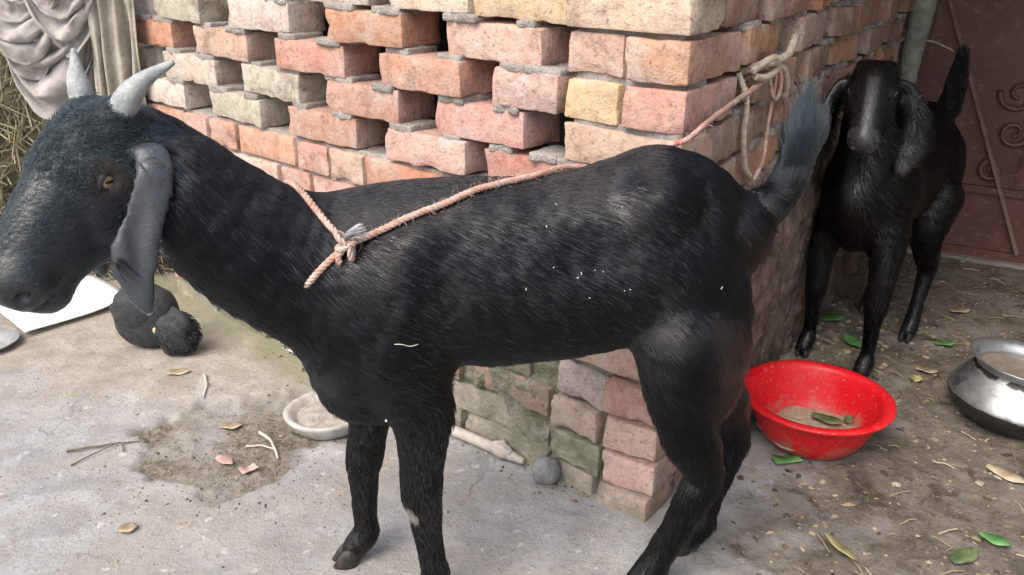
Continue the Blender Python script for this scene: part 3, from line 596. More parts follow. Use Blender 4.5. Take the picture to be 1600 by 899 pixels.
# ================================================================== GOATS
def unit(v): v = np.array(v, float); return v/np.linalg.norm(v)
def head_frame(O, phi, beta, side=1):
    """u along the face to the nose, v out of the forehead, w towards the animal's left"""
    fh = np.array([-math.cos(phi), -math.sin(phi), 0]); wv = np.array([math.sin(phi), -math.cos(phi), 0]); z = np.array([0, 0, 1.])
    return np.array(O, float), fh*math.cos(beta)-z*math.sin(beta), fh*math.sin(beta)+z*math.cos(beta), wv
def add_head(B, fr, s=1.):
    O, u, v, w_ = fr; P = lambda a, b, c: O+s*(a*u+b*v+c*w_); A = np.array([u, v, w_]); E = lambda c, r, k=.02, sub=False: B.ell(P(*c), np.array(r)*s, A, k*s, sub)
    E((.045, -.032, 0), (.068, .062, .056), .03)          # skull
    E((.080, -.002, 0), (.080, .040, .047), .03)           # domed forehead
    E((.150, .000, 0), (.085, .036, .036), .03)           # roman nose
    B.cone(P(.05, -.035, 0), P(.225, -.022, 0), .058*s, .040*s, .03*s)
    E((.245, -.022, 0), (.036, .040, .040), .02)          # muzzle
    E((.110, -.085, .0), (.075, .045, .045), .04)         # jaw
    E((.205, -.062, 0), (.060, .026, .030), .025)         # lower jaw and chin
    E((.238, -.068, 0), (.026, .020, .024), .015)
    for q in (1, -1):
        E((.080, -.060, .040*q), (.055, .050, .024), .03) # cheek
        E((.083, -.008, .046*q), (.030, .022, .016), .014)# brow and eye socket
        E((.088, -.014, .066*q), (.011, .008, .008), .006, True)
        E((.266, -.014, .030*q), (.016, .007, .010), .006, True)      # nostril
        E((.008, .000, .034*q), (.024, .022, .022), .02)  # horn boss
    for q in (1, -1): B.cone(P(.264, -.046, .020*q), P(.195, -.048, .046*q), .0055*s, .0045*s, .006*s, True)   # mouth line
    B.cone(P(.284, -.018, 0), P(.276, -.046, 0), .003*s, .003*s, .006*s, True)
EARS = []
def on_ear(P): return np.any([(((P-c)@A.T/(r*1.03+.0012))**2).sum(1) < 1 for c, r, A in EARS], axis=0)
def flat(B, pts, thick, wide, k=.012):
    """a hanging ear: flattened ellipsoids along a line; wide = width direction"""
    for (a, wa), (b, wb) in zip(pts[:-1], pts[1:]):
        a = np.array(a); b = np.array(b); e1 = unit(b-a); e2 = unit(wide-e1*(np.array(wide)@e1)); e3 = np.cross(e1, e2)
        for t in (0, .5):
            c = a+(b-a)*(t+.25); r = (np.linalg.norm(b-a)*.55, wa+(wb-wa)*(t+.25), thick); B.ell(c, r, np.array([e1, e2, e3]), k); EARS.append((c, np.array(r), np.array([e1, e2, e3])))

# ---- the large goat, standing side on, head turned to the yard
goat = empty('goat', (.03, 1.24, 0), 'large black goat with grey horns, roped at the neck, standing side-on', 'goat')
B = Body((-.78, .82, -.012), (.52, 1.50, 1.0), .0052)
B.ell((-.10, 1.228, .588), (.20, .122, .142), k=.05)
B.ell((.050, 1.240, .596), (.22, .122, .143), k=.05)
B.ell((.175, 1.252, .632), (.15, .104, .128), k=.05)
B.ell((.285, 1.262, .575), (.088, .096, .128), k=.05)
B.ell((.226, 1.255, .730), (.085, .036, .046), k=.05)                # croup
B.chain([((.215, 1.255, .735), .046), ((.29, 1.260, .706), .048), ((.350, 1.265, .668), .046)], .04)
for q in (-1, 1): B.ell((.215, 1.255+q*.070, .725), (.045, .028, .032), k=.04)   # hip bones
for q in (-1, 1): B.ell((.358, 1.268+q*.038, .660), (.026, .022, .028), k=.03)   # pin bones
B.ell((-.135, 1.222, .655), (.17, .062, .076), k=.05)               # withers
for q in (-1, 1):
    B.ell((-.165, 1.222+q*.088, .555), (.085, .045, .135), unit([1, 0, 0])[None].repeat(3, 0)*0+np.array([[.96, 0, -.28], [0, 1, 0], [.28, 0, .96]]), .04)
    B.ell((-.245, 1.215+q*.062, .500), (.055, .045, .075), k=.04)   # point of shoulder
B.ell((-.238, 1.215, .447), (.082, .074, .105), k=.05)              # brisket
B.ell((-.185, 1.222, .410), (.085, .07, .065), k=.04)
B.ell((.135, 1.108, .668), (.055, .026, .034), k=.04, sub=True); B.ell((.135, 1.382, .668), (.055, .026, .034), k=.04, sub=True)      # hollow of the flank
B.ell((-.105, 1.085, .56), (.030, .020, .11), k=.04, sub=True)          # behind the shoulder
# neck
B.chain([((-.205, 1.222, .560), .135), ((-.300, 1.195, .606), .112), ((-.385, 1.168, .662), .097), ((-.455, 1.150, .732), .083), ((-.510, 1.145, .790), .066)], .05)
# legs: near fore, far fore, near hind, far hind
B.chain([((-.165, 1.165, .47), .070), ((-.140, 1.158, .385), .050), ((-.141, 1.160, .300), .036), ((-.143, 1.158, .235), .0335), ((-.140, 1.160, .205), .0300), ((-.136, 1.164, .150), .0245), ((-.129, 1.166, .085), .0225), ((-.126, 1.166, .058), .0250), ((-.134, 1.158, .030), .0215)], .022)
B.chain([((-.205, 1.285, .46), .065), ((-.235, 1.282, .365), .046), ((-.247, 1.280, .285), .034), ((-.258, 1.276, .215), .0325), ((-.260, 1.276, .195), .0290), ((-.263, 1.278, .130), .0225), ((-.262, 1.278, .080), .0215), ((-.264, 1.276, .055), .0240), ((-.285, 1.268, .028), .0215)], .022)
for q, yy in ((-1, 1.185), (1, 1.325)):
    B.ell((.272, yy, .530), (.078, .046, .158), np.array([[.94, 0, .34], [0, 1, 0], [-.34, 0, .94]]), .05)
B.chain([((.275, 1.180, .50), .080), ((.270, 1.180, .415), .056), ((.292, 1.185, .335), .043), ((.324, 1.190, .258), .0300), ((.318, 1.190, .225), .0290), ((.292, 1.192, .150), .0245), ((.268, 1.194, .092), .0230), ((.256, 1.192, .062), .0250), ((.232, 1.184, .028), .0220)], .024)
B.chain([((.310, 1.310, .50), .085), ((.330, 1.315, .405), .064), ((.370, 1.320, .320), .046), ((.402, 1.322, .245), .0310), ((.400, 1.322, .210), .0270), ((.385, 1.322, .140), .0210), ((.372, 1.320, .085), .0200), ((.364, 1.318, .058), .0245), ((.342, 1.312, .027), .0215)], .024)
# tail
B.chain([((.345, 1.265, .668), .042), ((.390, 1.270, .692), .027), ((.418, 1.276, .735), .019), ((.436, 1.280, .785), .012), ((.438, 1.280, .815), .006)], .02)
HF = head_frame((-.548, 1.130, .853), R_(60), R_(46)); add_head(B, HF)
O_, u_, v_, w_ = HF
e0 = O_+.030*u_-.030*v_+.055*w_
flat(B, [(e0, .017), (e0+np.array([.030, -.020, .004]), .022), (e0+np.array([.042, -.042, -.022]), .026), (e0+np.array([.024, -.060, -.080]), .028), (e0+np.array([.006, -.072, -.130]), .032), (e0+np.array([.010, -.074, -.172]), .021), (e0+np.array([.016, -.072, -.200]), .010)], .0080, np.array([.90, .42, 0]), .006)
f0 = O_+.038*u_-.030*v_-.058*w_
flat(B, [(f0, .017), (f0+np.array([-.026, .018, -.008]), .022), (f0+np.array([-.028, .026, -.06]), .027), (f0+np.array([-.018, .028, -.125]), .028), (f0+np.array([-.012, .026, -.19]), .014)], .0085, np.array([-.5, -.85, 0]))
for t_, dz in ((.25, -.055), (.55, -.105)): B.ell(e0+np.array([.030-.025*t_, -.052-.02*t_-.013, dz]), (.05, .012, .009), np.array([unit([-.25, -.2, -.95]), unit([.9, .42, 0]), np.cross(unit([-.25, -.2, -.95]), unit([.9, .42, 0]))]), .006, True)
EB = list(EARS); GV, GF = B.mesh(2); GV = GV+vnormals(GV, GF)*(.0022*fbm(GV, 16, 3, 3)+.0006*np.sin((GV[:, 0]+.25*GV[:, 2])*2*np.pi/.036)*sstep(-.09, -.03, GV[:, 0])*(1-sstep(.08, .14, GV[:, 0]))*sstep(.49, .54, GV[:, 2])*(1-sstep(.63, .68, GV[:, 2])))[:, None]
gb = BVHTree.FromPolygons(GV.tolist(), GF.tolist())
def eyes(fr, parent, s=1.):
    O, u, v, w_ = fr
    for q in (1, -1):
        c = O+s*(.088*u-.014*v+q*.0535*w_); A = np.array([u, v, q*w_])
        V, F = sph((0, 0, 0), (.0120*s,)*3); e = mesh('eye', V+c, F, M['eye'], parent)
        pv, pf = rbox((.011*s, .0042*s, .003*s), (6, 4, 2), .0014*s); hx = unit(np.array([u[0], u[1], 0])); Ap = np.array([hx, np.cross(q*w_, hx), q*w_]); ov = c+(pv@Ap)+q*w_*(.0106*s); mesh('pupil', ov, pf, M['pupil'], e)
        an = np.linspace(0, 2*np.pi, 26, endpoint=False)
        P = np.array([c+s*(.0145*math.cos(a)*u+(.0098+.0008*math.sin(a))*math.sin(a)*v)+q*w_*s*(.0085-.004*abs(math.cos(a))) for a in an]); V, F = tube(P, s*(.0032+.0016*np.maximum(0, np.sin(an))), 8, close=True); mesh('eyelid', V, F, M['lid'], parent)
eyes(HF, goat)
def horn(base, pts, r, parent):
    P = spline(pts, 26); t = np.linspace(0, 1, 26); V, F = tube(P, r*(1-.86*t**1.25)*(1+.03*np.sin(t*60)), 16); mesh('horn', V, F, M['horn'], parent)
h0 = O_+.000*u_+.000*v_+.036*w_; horn(h0, [h0, h0+np.array([.020, -.004, .030]), h0+np.array([.046, -.004, .052]), h0+np.array([.080, .000, .070])], .0205, goat)
h1 = O_+.000*u_+.000*v_-.036*w_; horn(h1, [h1, h1+np.array([-.006, .004, .036]), h1+np.array([-.008, .010, .056]), h1+np.array([-.012, .020, .078])], .0180, goat)
def hooves(spots, parent, s=1.):
    for x, y, dx, dy in spots:
        f = unit([dx, dy, 0]); l = np.array([-f[1], f[0], 0]); g = gz(x, y)
        for q in (1, -1):
            V = []; n = 14
            for k, (z, sc, sh) in enumerate(((0., 1., 0), (.006, 1.02, 0), (.022, .86, -.006), (.036, .62, -.013))):
                for j in range(n):
                    a = 2*np.pi*j/n; ex = (.027 if math.cos(a) > 0 else .022)*sc*math.cos(a)+sh; ey = .0125*sc*math.sin(a)*(1-.30*max(0, math.cos(a)))
                    V.append(np.array([x, y, g])+s*(f*(ex*.92+.004)+l*(ey*.9+q*.0112)+np.array([0, 0, z])))
            F = [(k*n+j, k*n+(j+1) % n, (k+1)*n+(j+1) % n, (k+1)*n+j) for k in range(3) for j in range(n)]+[tuple(range(n))[::-1], tuple(3*n+j for j in range(n))]
            mesh('hoof', V, F, M['hoof'], parent)
hooves([(-.144, 1.152, -1, -.35), (-.296, 1.262, -1, -.30), (.218, 1.178, -1, -.30), (.328, 1.306, -1, -.3)], goat)
def seg_d(P, a, b):
    a = np.array(a); b = np.array(b); t = np.clip(((P-a)@(b-a))/((b-a)@(b-a)), 0, 1); return np.linalg.norm(P-a-t[:, None]*(b-a), axis=1), t
def style_big(P, Nv):
    n = len(P); x, y, z = P.T; q = P-O_; lu, lv, lw = q@u_, q@v_, q@w_
    d = np.tile(np.array([.86, .02, -.42]), (n, 1)); L = np.full(n, .018); lift = np.full(n, .15); curl = np.full(n, .03); den = np.ones(n); tint = np.tile(np.array([.0035, .0033, .004]), (n, 1))
    leg = (1-sstep(.34, .46, z))*(x > -.5); d = d*(1-leg)[:, None]+leg[:, None]*np.array([.10, 0, -1.]); L = L*(1-leg)+leg*(.011+.010*(x > .15)); lift = lift*(1-leg)+.24*leg
    thigh = sstep(.20, .34, x)*sstep(.25, .36, z)*(1-sstep(.62, .72, z)); d = d*(1-thigh)[:, None]+thigh[:, None]*np.array([.25, 0, -1]); L += thigh*.020; lift += thigh*.05; tint += thigh[:, None]*np.array([.022, .013, .010])*sstep(-.1, .5, fbm(P, 9, 77, 3))[:, None]
    neck = (1-sstep(-.34, -.20, x))*sstep(.46, .56, z); d = d*(1-neck)[:, None]+neck[:, None]*np.array([.62, .08, -.78]); L += neck*.008
    chest = (1-sstep(-.30, -.22, x))*(1-sstep(.5, .58, z))*sstep(.3, .36, z); L += chest*.012
    belly = ((z < .46) & (z > .38) & (x > -.1) & (x < .26)); L = np.where(belly, .026, L)
    hd = sstep(-.46, -.50, x+.25*(z-.80)) if False else ((lu > -.03) & (np.abs(lw) < .085) & (lv > -.135) & (lu < .31) & (x < -.44)).astype(float)
    d = d*(1-hd)[:, None]+hd[:, None]*(-.9*u_-.25*v_+.25*np.sign(lw)[:, None]*w_); L = np.where(hd > 0, .011-.004*sstep(.15, .24, lu), L); tint = np.where(hd[:, None] > 0, np.array([.012, .017, .019]), tint)
    poll = hd*(1-sstep(.085, .15, lu))*sstep(-.035, .005, lv); L = np.where(poll > .3, .020, L); curl = np.where(poll > .3, .30, curl); lift = np.where(poll > .3, .34, lift)
    nose = hd*sstep(.03, .12, lu)*sstep(-.02, .01, lv)*(1-sstep(.22, .25, lu)); curl = np.maximum(curl, nose*.22); L = np.maximum(L, nose*.013)
    ee = np.sqrt((lu-.088)**2+(lv+.014)**2+(np.abs(lw)-.055)**2); er = (ee+.006*fbm(P, 60, 12, 2) < .029)*hd; tint = np.where(er[:, None] > 0, np.array([.038, .027, .023]), tint); L = np.where(er > 0, .006, L); den = np.where(ee < .0165, 0., den)
    for a in (e0, f0):
        pl = [np.array([.030, -.012, .004]), np.array([.042, -.042, -.022]), np.array([.024, -.060, -.080]), np.array([.006, -.072, -.130]), np.array([.016, -.072, -.205])] if a is e0 else [np.array([-.026, .018, -.008]), np.array([-.028, .026, -.06]), np.array([-.012, .026, -.19])]
        e3 = np.array([.42, -.9, 0]) if a is e0 else np.array([.85, -.5, 0]); er = on_ear(P) & (np.abs(lw) > .058)
        d = np.where(er[:, None], np.array([0, 0, -1.]), d); L = np.where(er, .005, L); lift = np.where(er, .10, lift); curl = np.where(er, 0, curl); tint = np.where(er[:, None], np.array([.062, .070, .078]), tint)  # paler ear tint: coat sheen put into the colour
    td, tt = seg_d(P, (.392, 1.270, .692), (.420, 1.277, .742)); t2, _ = seg_d(P, (.420, 1.277, .742), (.438, 1.280, .815)); tl = np.minimum(td-.012, t2) < .024; d = np.where(tl[:, None], np.array([.42, .03, 1.])+np.where(z > .74, -.5, 0.)[:, None]*np.array([1, 0, 0]), d); L = np.where(tl, .034+.041*sstep(.685, .75, z), L); lift = np.where(tl, .34, lift); den = np.where(tl, 6., den); tint = np.where(tl[:, None], np.array([.006, .007, .008])+sstep(.690, .80, z)[:, None]*np.array([.032, .042, .052]), tint)  # tail tint turns blue-grey towards the tip, sheen painted into the hair
    kn = np.sqrt((x+.168)**2+(y-1.140)**2+(z-.198)**2) < .022; tint = np.where(kn[:, None], np.array([.30, .27, .24]), tint)
    muz = hd*sstep(.235, .262, lu); den = np.where(muz > .6, .15, den); den = np.where(z < .03, .3, den)
    return d, L, lift, curl, tint, den
mesh('body', GV, GF, M['skin'], goat, True, dict(tint=np.c_[style_big(GV, vnormals(GV, GF))[4], np.ones(len(GV))]))
fur(GV, GF, 160000, style_big, goat, M['fur'], .00055)

# ---- the smaller goat by the gate, facing the viewer
EARS = []
kid = empty('goat', (.97, 2.22, 0), 'smaller hornless black goat facing forward between the wall and the gate', 'goat')
ax = unit([.68, .73, 0]); lf = np.array([.73, -.68, 0]); C0 = np.array([.88, 2.07, 0])        # ax towards the tail, lf its left
def K(a, l, z): return C0+ax*a+lf*l+np.array([0, 0, z])
B = Body((.58, 1.70, -.012), (1.42, 2.75, .92), .0062); AX = np.array([ax, lf, (0, 0, 1.)])
B.ell(K(.10, 0, .485), (.20, .098, .130), AX, .05); B.ell(K(.25, 0, .500), (.18, .102, .125), AX, .05); B.ell(K(.38, 0, .535), (.12, .088, .115), AX, .05)
B.ell(K(.06, 0, .560), (.12, .05, .055), AX, .04); B.ell(K(.0, 0, .43), (.07, .065, .09), AX, .04); B.ell(K(.36, 0, .632), (.08, .04, .035), AX, .04)
for q in (1, -1):
    B.ell(K(.045, q*.070, .47), (.065, .035, .10), AX, .035); B.ell(K(.40, q*.066, .46), (.075, .042, .12), AX, .04)
B.chain([(K(.05, 0, .50), .095), (K(.02, .0, .60), .082), (K(-.005, -.005, .68), .068), (K(-.02, -.01, .745), .058)], .04)
for l, fx in ((.086, -.02), (-.092, .015)):
    B.chain([(K(.04+fx, l*.8, .40), .052), (K(.02+fx, l, .31), .034), (K(.015+fx, l, .205), .0275), (K(.012+fx, l, .175), .0215), (K(.018+fx, l, .085), .0160), (K(.014+fx, l, .05), .0195), (K(-.006+fx, l, .024), .0180)], .02)
for l, a in ((.082, .32), (-.085, .44)):
    B.chain([(K(a, l, .43), .065), (K(a-.02, l, .34), .046), (K(a+.025, l, .255), .031), (K(a+.055, l, .205), .0245), (K(a+.035, l, .12), .0170), (K(a+.018, l, .052), .0195), (K(a-.004, l, .024), .0180)], .02)
B.chain([(K(.47, 0, .585), .026), (K(.51, .008, .63), .020), (K(.525, .012, .70), .019), (K(.520, .016, .770), .010)], .02)
kO = np.array([.842, 2.030, .808]); KF = head_frame(kO, R_(90-23), R_(46)); KF = (kO, KF[1], KF[2], KF[3]); add_head(B, KF, .80); kO, ku, kv, kw = KF
kL = kO+.03*ku-.025*kv+.048*kw; kR = kO+.03*ku-.025*kv-.048*kw
flat(B, [(kL, .014), (kL+np.array([.030, .0, -.012]), .020), (kL+np.array([.060, -.014, -.070]), .029), (kL+np.array([.062, -.022, -.135]), .033), (kL+np.array([.036, -.030, -.195]), .020)], .0075, np.array([.92, -.35, .2]))
flat(B, [(kR, .014), (kR+np.array([-.028, .0, -.012]), .019), (kR+np.array([-.050, -.012, -.070]), .028), (kR+np.array([-.060, -.020, -.130]), .030), (kR+np.array([-.056, -.012, -.18]), .015)], .0075, np.array([.88, .35, -.2]))
KV, KFc = B.mesh(2); eyes(KF, kid, .80)
hooves([tuple(K(-.022, .086, 0)[:2])+(-.58, -.81), tuple(K(.012, -.092, 0)[:2])+(-.58, -.81), tuple(K(.310, .082, 0)[:2])+(-.58, -.81), tuple(K(.430, -.085, 0)[:2])+(-.58, -.81)], kid, .85)
def style_kid(P, Nv):
    n = len(P); x, y, z = P.T; q = P-kO; lu, lv, lw = q@ku/.8, q@kv/.8, q@kw/.8
    d = np.tile(ax*.8+np.array([0, 0, -.45]), (n, 1)); L = np.full(n, .024); lift = np.full(n, .24); curl = np.full(n, .03); den = np.ones(n); tint = np.tile(np.array([.0025, .0025, .003]), (n, 1))
    leg = 1-sstep(.30, .40, z); d = d*(1-leg)[:, None]+leg[:, None]*np.array([0, 0, -1.]); L = L*(1-leg)+leg*.017
    hd = (lu > -.04) & (lu < .31) & (np.abs(lw) < .07) & (lv > -.10) & (y < 2.09); d = np.where(hd[:, None], -ku+.2*np.sign(lw)[:, None]*kw, d); L = np.where(hd, .008, L)
    st = hd & (np.abs(lw) < .016) & (lv > -.01) & (lu > .07); tint = np.where(st[:, None], np.array([.030, .036, .040]), tint); mz = hd & (lu > .225); tint = np.where(mz[:, None], np.array([.036, .036, .039]), tint); den = np.where(mz, .5, den)  # grey stripe down the nose is sheen put into the tint
    er = on_ear(P) & (np.abs(lw) > .05); d = np.where(er[:, None], np.array([0, 0, -1.]), d); L = np.where(er, .006, L); tint = np.where(er[:, None], np.array([.018, .018, .021]), tint)
    ee = np.sqrt((lu-.088)**2+(lv+.014)**2+(np.abs(lw)-.055)**2); den = np.where(ee < .0175, 0, den)
    tl = ((P-C0)@ax > .465) & (z > .585); d = np.where(tl[:, None], np.array([.05, .05, 1.]), d); L = np.where(tl, .045, L); lift = np.where(tl, .35, lift); den = np.where(tl, 2.5, den)
    return d, L, lift, curl, tint, den
mesh('body', KV, KFc, M['skin'], kid, True, dict(tint=np.c_[style_kid(KV, vnormals(KV, KFc))[4], np.ones(len(KV))]))
fur(KV, KFc, 60000, style_kid, kid, M['fur'], .0007)

# ================================================================== THINGS
# ---- tether: neck loop, knot, lead line and the tie in the wall
def near(p, off): 
    c, n_, i, dist = gb.find_nearest(Vector(p)); return np.array(c)+np.array(n_)*off
RR = .0052
K0 = np.array([-.229, 1.105, .686]); K0 = near(K0, .012)
def wrap(pts, n, off): return np.array([near(p, off) for p in spline(pts, n)])
def smoothp(P, it=6):
    P = P.copy()
    for _ in range(it): P[1:-1] = .5*P[1:-1]+.25*(P[:-2]+P[2:])
    return P
rope = empty('tether_rope', (0.05, 1.25, .70), 'pinkish twisted rope knotted round the large goat\'s neck and tied to the wall', 'rope')
up = wrap([K0, (-.262, 1.135, .712), (-.312, 1.185, .735), (-.345, 1.235, .725), (-.350, 1.285, .66), (-.335, 1.275, .59), (-.320, 1.215, .535), (-.325, 1.10, .56), (-.288, 1.10, .622), K0], 90, RR*.9)
up = np.array([p_-np.array(gb.find_nearest(Vector(p_))[1])*(.020 if .50 < i/89. < .88 else .0) for i, p_ in enumerate(up)])
V, F = twisted(smoothp(up, 6), RR); mesh('neck_loop', V, F, M['rope'], rope)
kn = []
for i, (dx, dz, r, yaw) in enumerate(((0, 0, .014, .4), (.006, -.008, .012, 1.6), (-.004, .008, .012, 2.4))):
    an = np.linspace(0, 2*np.pi, 40); P = K0+np.array([dx, -.006, dz])+np.stack([r*np.cos(an)*math.cos(yaw), .010*np.sin(an), r*np.cos(an)*math.sin(yaw)], -1); kn.append(twisted(P, RR*.9))
kn.append(twisted(spline([K0+np.array([-.004, -.008, -.004]), K0+np.array([-.012, -.012, -.016]), K0+np.array([-.010, -.010, -.026])], 10), RR*.95))
V, F = join(kn); mesh('knot', V, F, M['rope'], rope)
th = []
for i in range(46):
    a = rng.normal(0, .32); P0 = K0+np.array([.0, -.008, .006]); d = np.array([.45+a*.6, -.25+rng.normal(0, .2), 1-.4*abs(a)]); L = rng.uniform(.018, .032); th.append(tube(spline([P0, P0+d*L*.6, P0+d*L+np.array([.010, 0, -.003])], 5), .0008, 4))
V, F = join(th); mesh('frayed_end', V, F, M['tassel'], rope)
pc = np.array([.283, 1.370, .776]); tie = np.array([*(cC+rD*.355-rN*.016), .828])
Ls = np.concatenate([spline([K0, (K0+np.array([.03, 1.235, .735]))/2, (.03, 1.240, .735), (.15, 1.325, .738), pc], 60), spline([pc, np.array([*(cC+rD*.10-rN*.016), .797]), np.array([*(cC+rD*.24-rN*.014), .810]), tie], 24)[1:]])
for _ in range(2):
    for i in range(2, 58):
        c, n_, k_, dist = gb.find_nearest(Vector(Ls[i])); sgn = (Vector(Ls[i])-c).dot(n_)
        if sgn < RR*1.2: Ls[i] = np.array(c)+np.array(n_)*RR*1.2
    Ls = smoothp(Ls, 3)
fz = [twisted(Ls+.0016*np.stack([fbm(Ls, 40, k, 2) for k in (1, 2, 3)], -1), RR)]
for i in range(420):
    c = Ls[rng.integers(2, len(Ls)-2)]; d = unit(rng.normal(0, 1, 3)); s0 = c+d*RR*.9; fz.append(tube(spline([s0, s0+d*.004+rng.normal(0, .002, 3), s0+d*.006+rng.normal(0, .004, 3)], 4), .0003, 3, False))
V, F = join(fz); mesh('lead_line', V, F, M['rope'], rope)
def rp(t, z, o=.016): return np.array([*(cC+rD*t-rN*o), z])
ti = [twisted(spline([rp(.35, .825), rp(.37, .85, .022), rp(.40, .835, .03), rp(.415, .80, .03), rp(.40, .782, .028), rp(.385, .80, .022), rp(.36, .84, .018), rp(.34, .85, .012), rp(.33, .825, -.02)], 40), RR*.9),
      twisted(spline([rp(.35, .83), rp(.375, .84, .026), rp(.40, .80, .022), rp(.402, .72, .018), rp(.395, .66, .02), rp(.36, .625, .016)], 40), RR*.85)]
V, F = join(ti); mesh('wall_knot', V, F, M['rope'], rope)
ju = [twisted(spline([rp(.30, .842, -.02), rp(.32, .86, .02), rp(.37, .862, .03), rp(.44, .868, .03), rp(.50, .895, .022)], 30), .0085), twisted(spline([rp(.35, .86, .022), rp(.42, .84, .03), rp(.47, .80, .026), rp(.485, .775, .02)], 24), .0075),
      twisted(spline([rp(.27, .845, -.01), rp(.262, .80, .014), rp(.27, .73, .014), rp(.30, .665, .014), rp(.335, .640, .014)], 34), .0060), twisted(spline([rp(.28, .85, .012), rp(.34, .870, .03), rp(.38, .850, .03), rp(.33, .835, .026), rp(.29, .84, .014)], 26), .0075)]
V, F = join(ju)
jt = empty('jute_tie', rp(.36, .64, .02), 'old brown jute string knotted through the wall with frayed dangling ends', 'string'); mesh('string', V, F, M['jute'], jt)
for P0, d0, L0 in ((rp(.50, .895, .022), np.array([.55, .8, .35]), .03), (rp(.485, .775, .02), np.array([.3, .4, -.8]), .022), (rp(.335, .64, .014), np.array([.5, .4, -.9]), .02)):
    th = [sph(P0, (.006, .006, .006), 0, 0, 1, 6, 8)]
    for i in range(24): d = d0+rng.normal(0, .28, 3); th.append(tube(spline([P0, P0+d*L0*.5, P0+d*L0*rng.uniform(.7, 1.2)+np.array([0, 0, -.004])], 4), .0008, 3))
    V, F = join(th); mesh('frayed_end', V, F, M['jute'], jt)

# ---- chaff stuck on the goat's back
parts = []
for i in range(13):
    p = Vector((rng.normal(.10, .10), 1.0, rng.uniform(.60, .73))); hit = gb.ray_cast(p, Vector((0, 1, 0)))
    if hit[0] is None: continue
    c = np.array(hit[0])+np.array(hit[1])*.008; a = rng.uniform(0, 6.28); L = rng.uniform(.0008, .0024); t1 = unit(np.cross(hit[1], [math.cos(a), .1, math.sin(a)])); parts.append(tube(np.array([c-t1*L, c+t1*L+np.array(hit[1])*.001]), .0008, 4))
c = near((-.165, 1.08, .545), .008); parts.append(tube(spline([c, c+np.array([.012, -.004, .002]), c+np.array([.022, -.002, -.002]), c+np.array([.034, -.004, .003])], 8), .0007, 4))
c = near((-.20, 1.10, .385), .008); parts.append(sph(c, (.0022, .0022, .0022), 0, 0, 1, 5, 6))
V, F = join(parts); solo('chaff', V, F, M['chaff'], 'white chaff flecks stuck in the large goat\'s coat', 'chaff', None, 'stuff')

# ---- red basin with the rest of its feed
bc = (.700, 1.705, gz(.70, 1.70)+.002)
prof = [(.0, 0), (.095, 0), (.108, .006), (.122, .030), (.140, .072), (.150, .100), (.158, .104), (.168, .105), (.171, .109), (.169, .113), (.158, .115), (.148, .112), (.142, .104), (.136, .074), (.117, .032), (.104, .010), (.09, .007), (.0, .006)]
basin = empty('plastic_basin', bc, 'round red plastic basin with a thick rolled rim', 'basin')
def ring(prof): return [p for p in prof if p[0] > .0005]
V, F = lathe([(.001, 0)]+ring(prof)+[(.001, .006)], bc, 72, .004, 1); F.append(tuple(range(len(V)-72, len(V)))); mesh('bowl', V, F, M['red'], basin)
n = 34; an = np.linspace(0, 2*np.pi, n, endpoint=False); V = [(bc[0]-.008, bc[1]-.004, bc[2]+.041)]; F = []
for k, rr in enumerate((.3, .6, .85, 1.)):
    for a in an: r = rr*(.104+.010*math.sin(2*a+1)+.008*math.sin(5*a)); V.append((bc[0]-.008+r*math.cos(a), bc[1]-.004+r*math.sin(a), bc[2]+(.040, .037, .031, .022)[k]+.002*math.sin(7*a+k)))
F = [(0, 1+j, 1+(j+1) % n) for j in range(n)]+[(1+k*n+j, 1+(k+1)*n+j, 1+(k+1)*n+(j+1) % n, 1+k*n+(j+1) % n) for k in range(3) for j in range(n)]
solo('feed_mash', V, F, M['feed'], 'pale wet feed left in the bottom of the red basin', 'feed')

# ---- leaves and scraps
def leaf(x, y, L, W, ang, mat, label, cat='leaf', group=None, z=None, name='leaf', curl=.25, droop=.2, blunt=False, roll=0.):
    n = 9; V = []; zz = (gz(x, y) if z is None else z)+.004
    for side in (0, 1):
        for i in range(n+1):
            t = i/n; wv = W/2*(math.sin(math.pi*min(1, t*.94+.06))**.75 if not blunt else (.8+.2*math.sin(7*t)))
            for j in (-1, 0, 1):
                lx = (t-.5)*L; ly = j*wv; lz = curl*abs(j)*wv+droop*L*(t-.5)**2-side*.0012+roll*ly+.0015*math.sin(9*t+j)
                V.append((lx, ly, lz))
    V = np.array(V); F = []
    for i in range(n):
        for j in (0, 1):
            a = i*3+j; F.append((a, a+3, a+4, a+1)); m = 3*(n+1); F.append((m+a, m+a+1, m+a+4, m+a+3))
    m = 3*(n+1)
    for i in range(n): F.append((i*3, m+i*3, m+i*3+3, i*3+3)); F.append((i*3+2, i*3+5, m+i*3+5, m+i*3+2))
    c, s = math.cos(R_(ang)), math.sin(R_(ang)); Rm = np.array([[c, -s, 0], [s, c, 0], [0, 0, 1]]); V = V@Rm.T; V[:, 2] -= V[:, 2].min(); V += np.array([x, y, zz])
    return solo(name, V, F, mat, label, cat, group)
leaf(.735, 1.700, .075, .036, -30, M['dull'], 'dull green leaf lying on the feed inside the red basin', z=bc[2]+.040)
leaf(.790, 1.715, .040, .022, 60, M['dull'], 'small dark leaf scrap at the edge of the feed in the basin', z=bc[2]+.034)
leaf(.616, 1.600, .062, .034, 8, M['green'], 'bright green leaf tucked against the foot of the red basin', blunt=True, curl=.1)
leaf(.985, 2.205, .100, .050, 100, M['green'], 'green leaf lying between the small goat\'s front legs')
leaf(.985, 2.370, .085, .050, 20, M['green'], 'green leaf behind the small goat\'s front legs')
leaf(1.25, 2.205, .062, .034, 5, M['green'], 'lone green leaf on bare ground behind the aluminium pot')
leaf(.628, 1.300, .085, .034, 112, M['yellow'], 'yellowing green leaf curled on the dirt in front of the red basin', roll=.5)
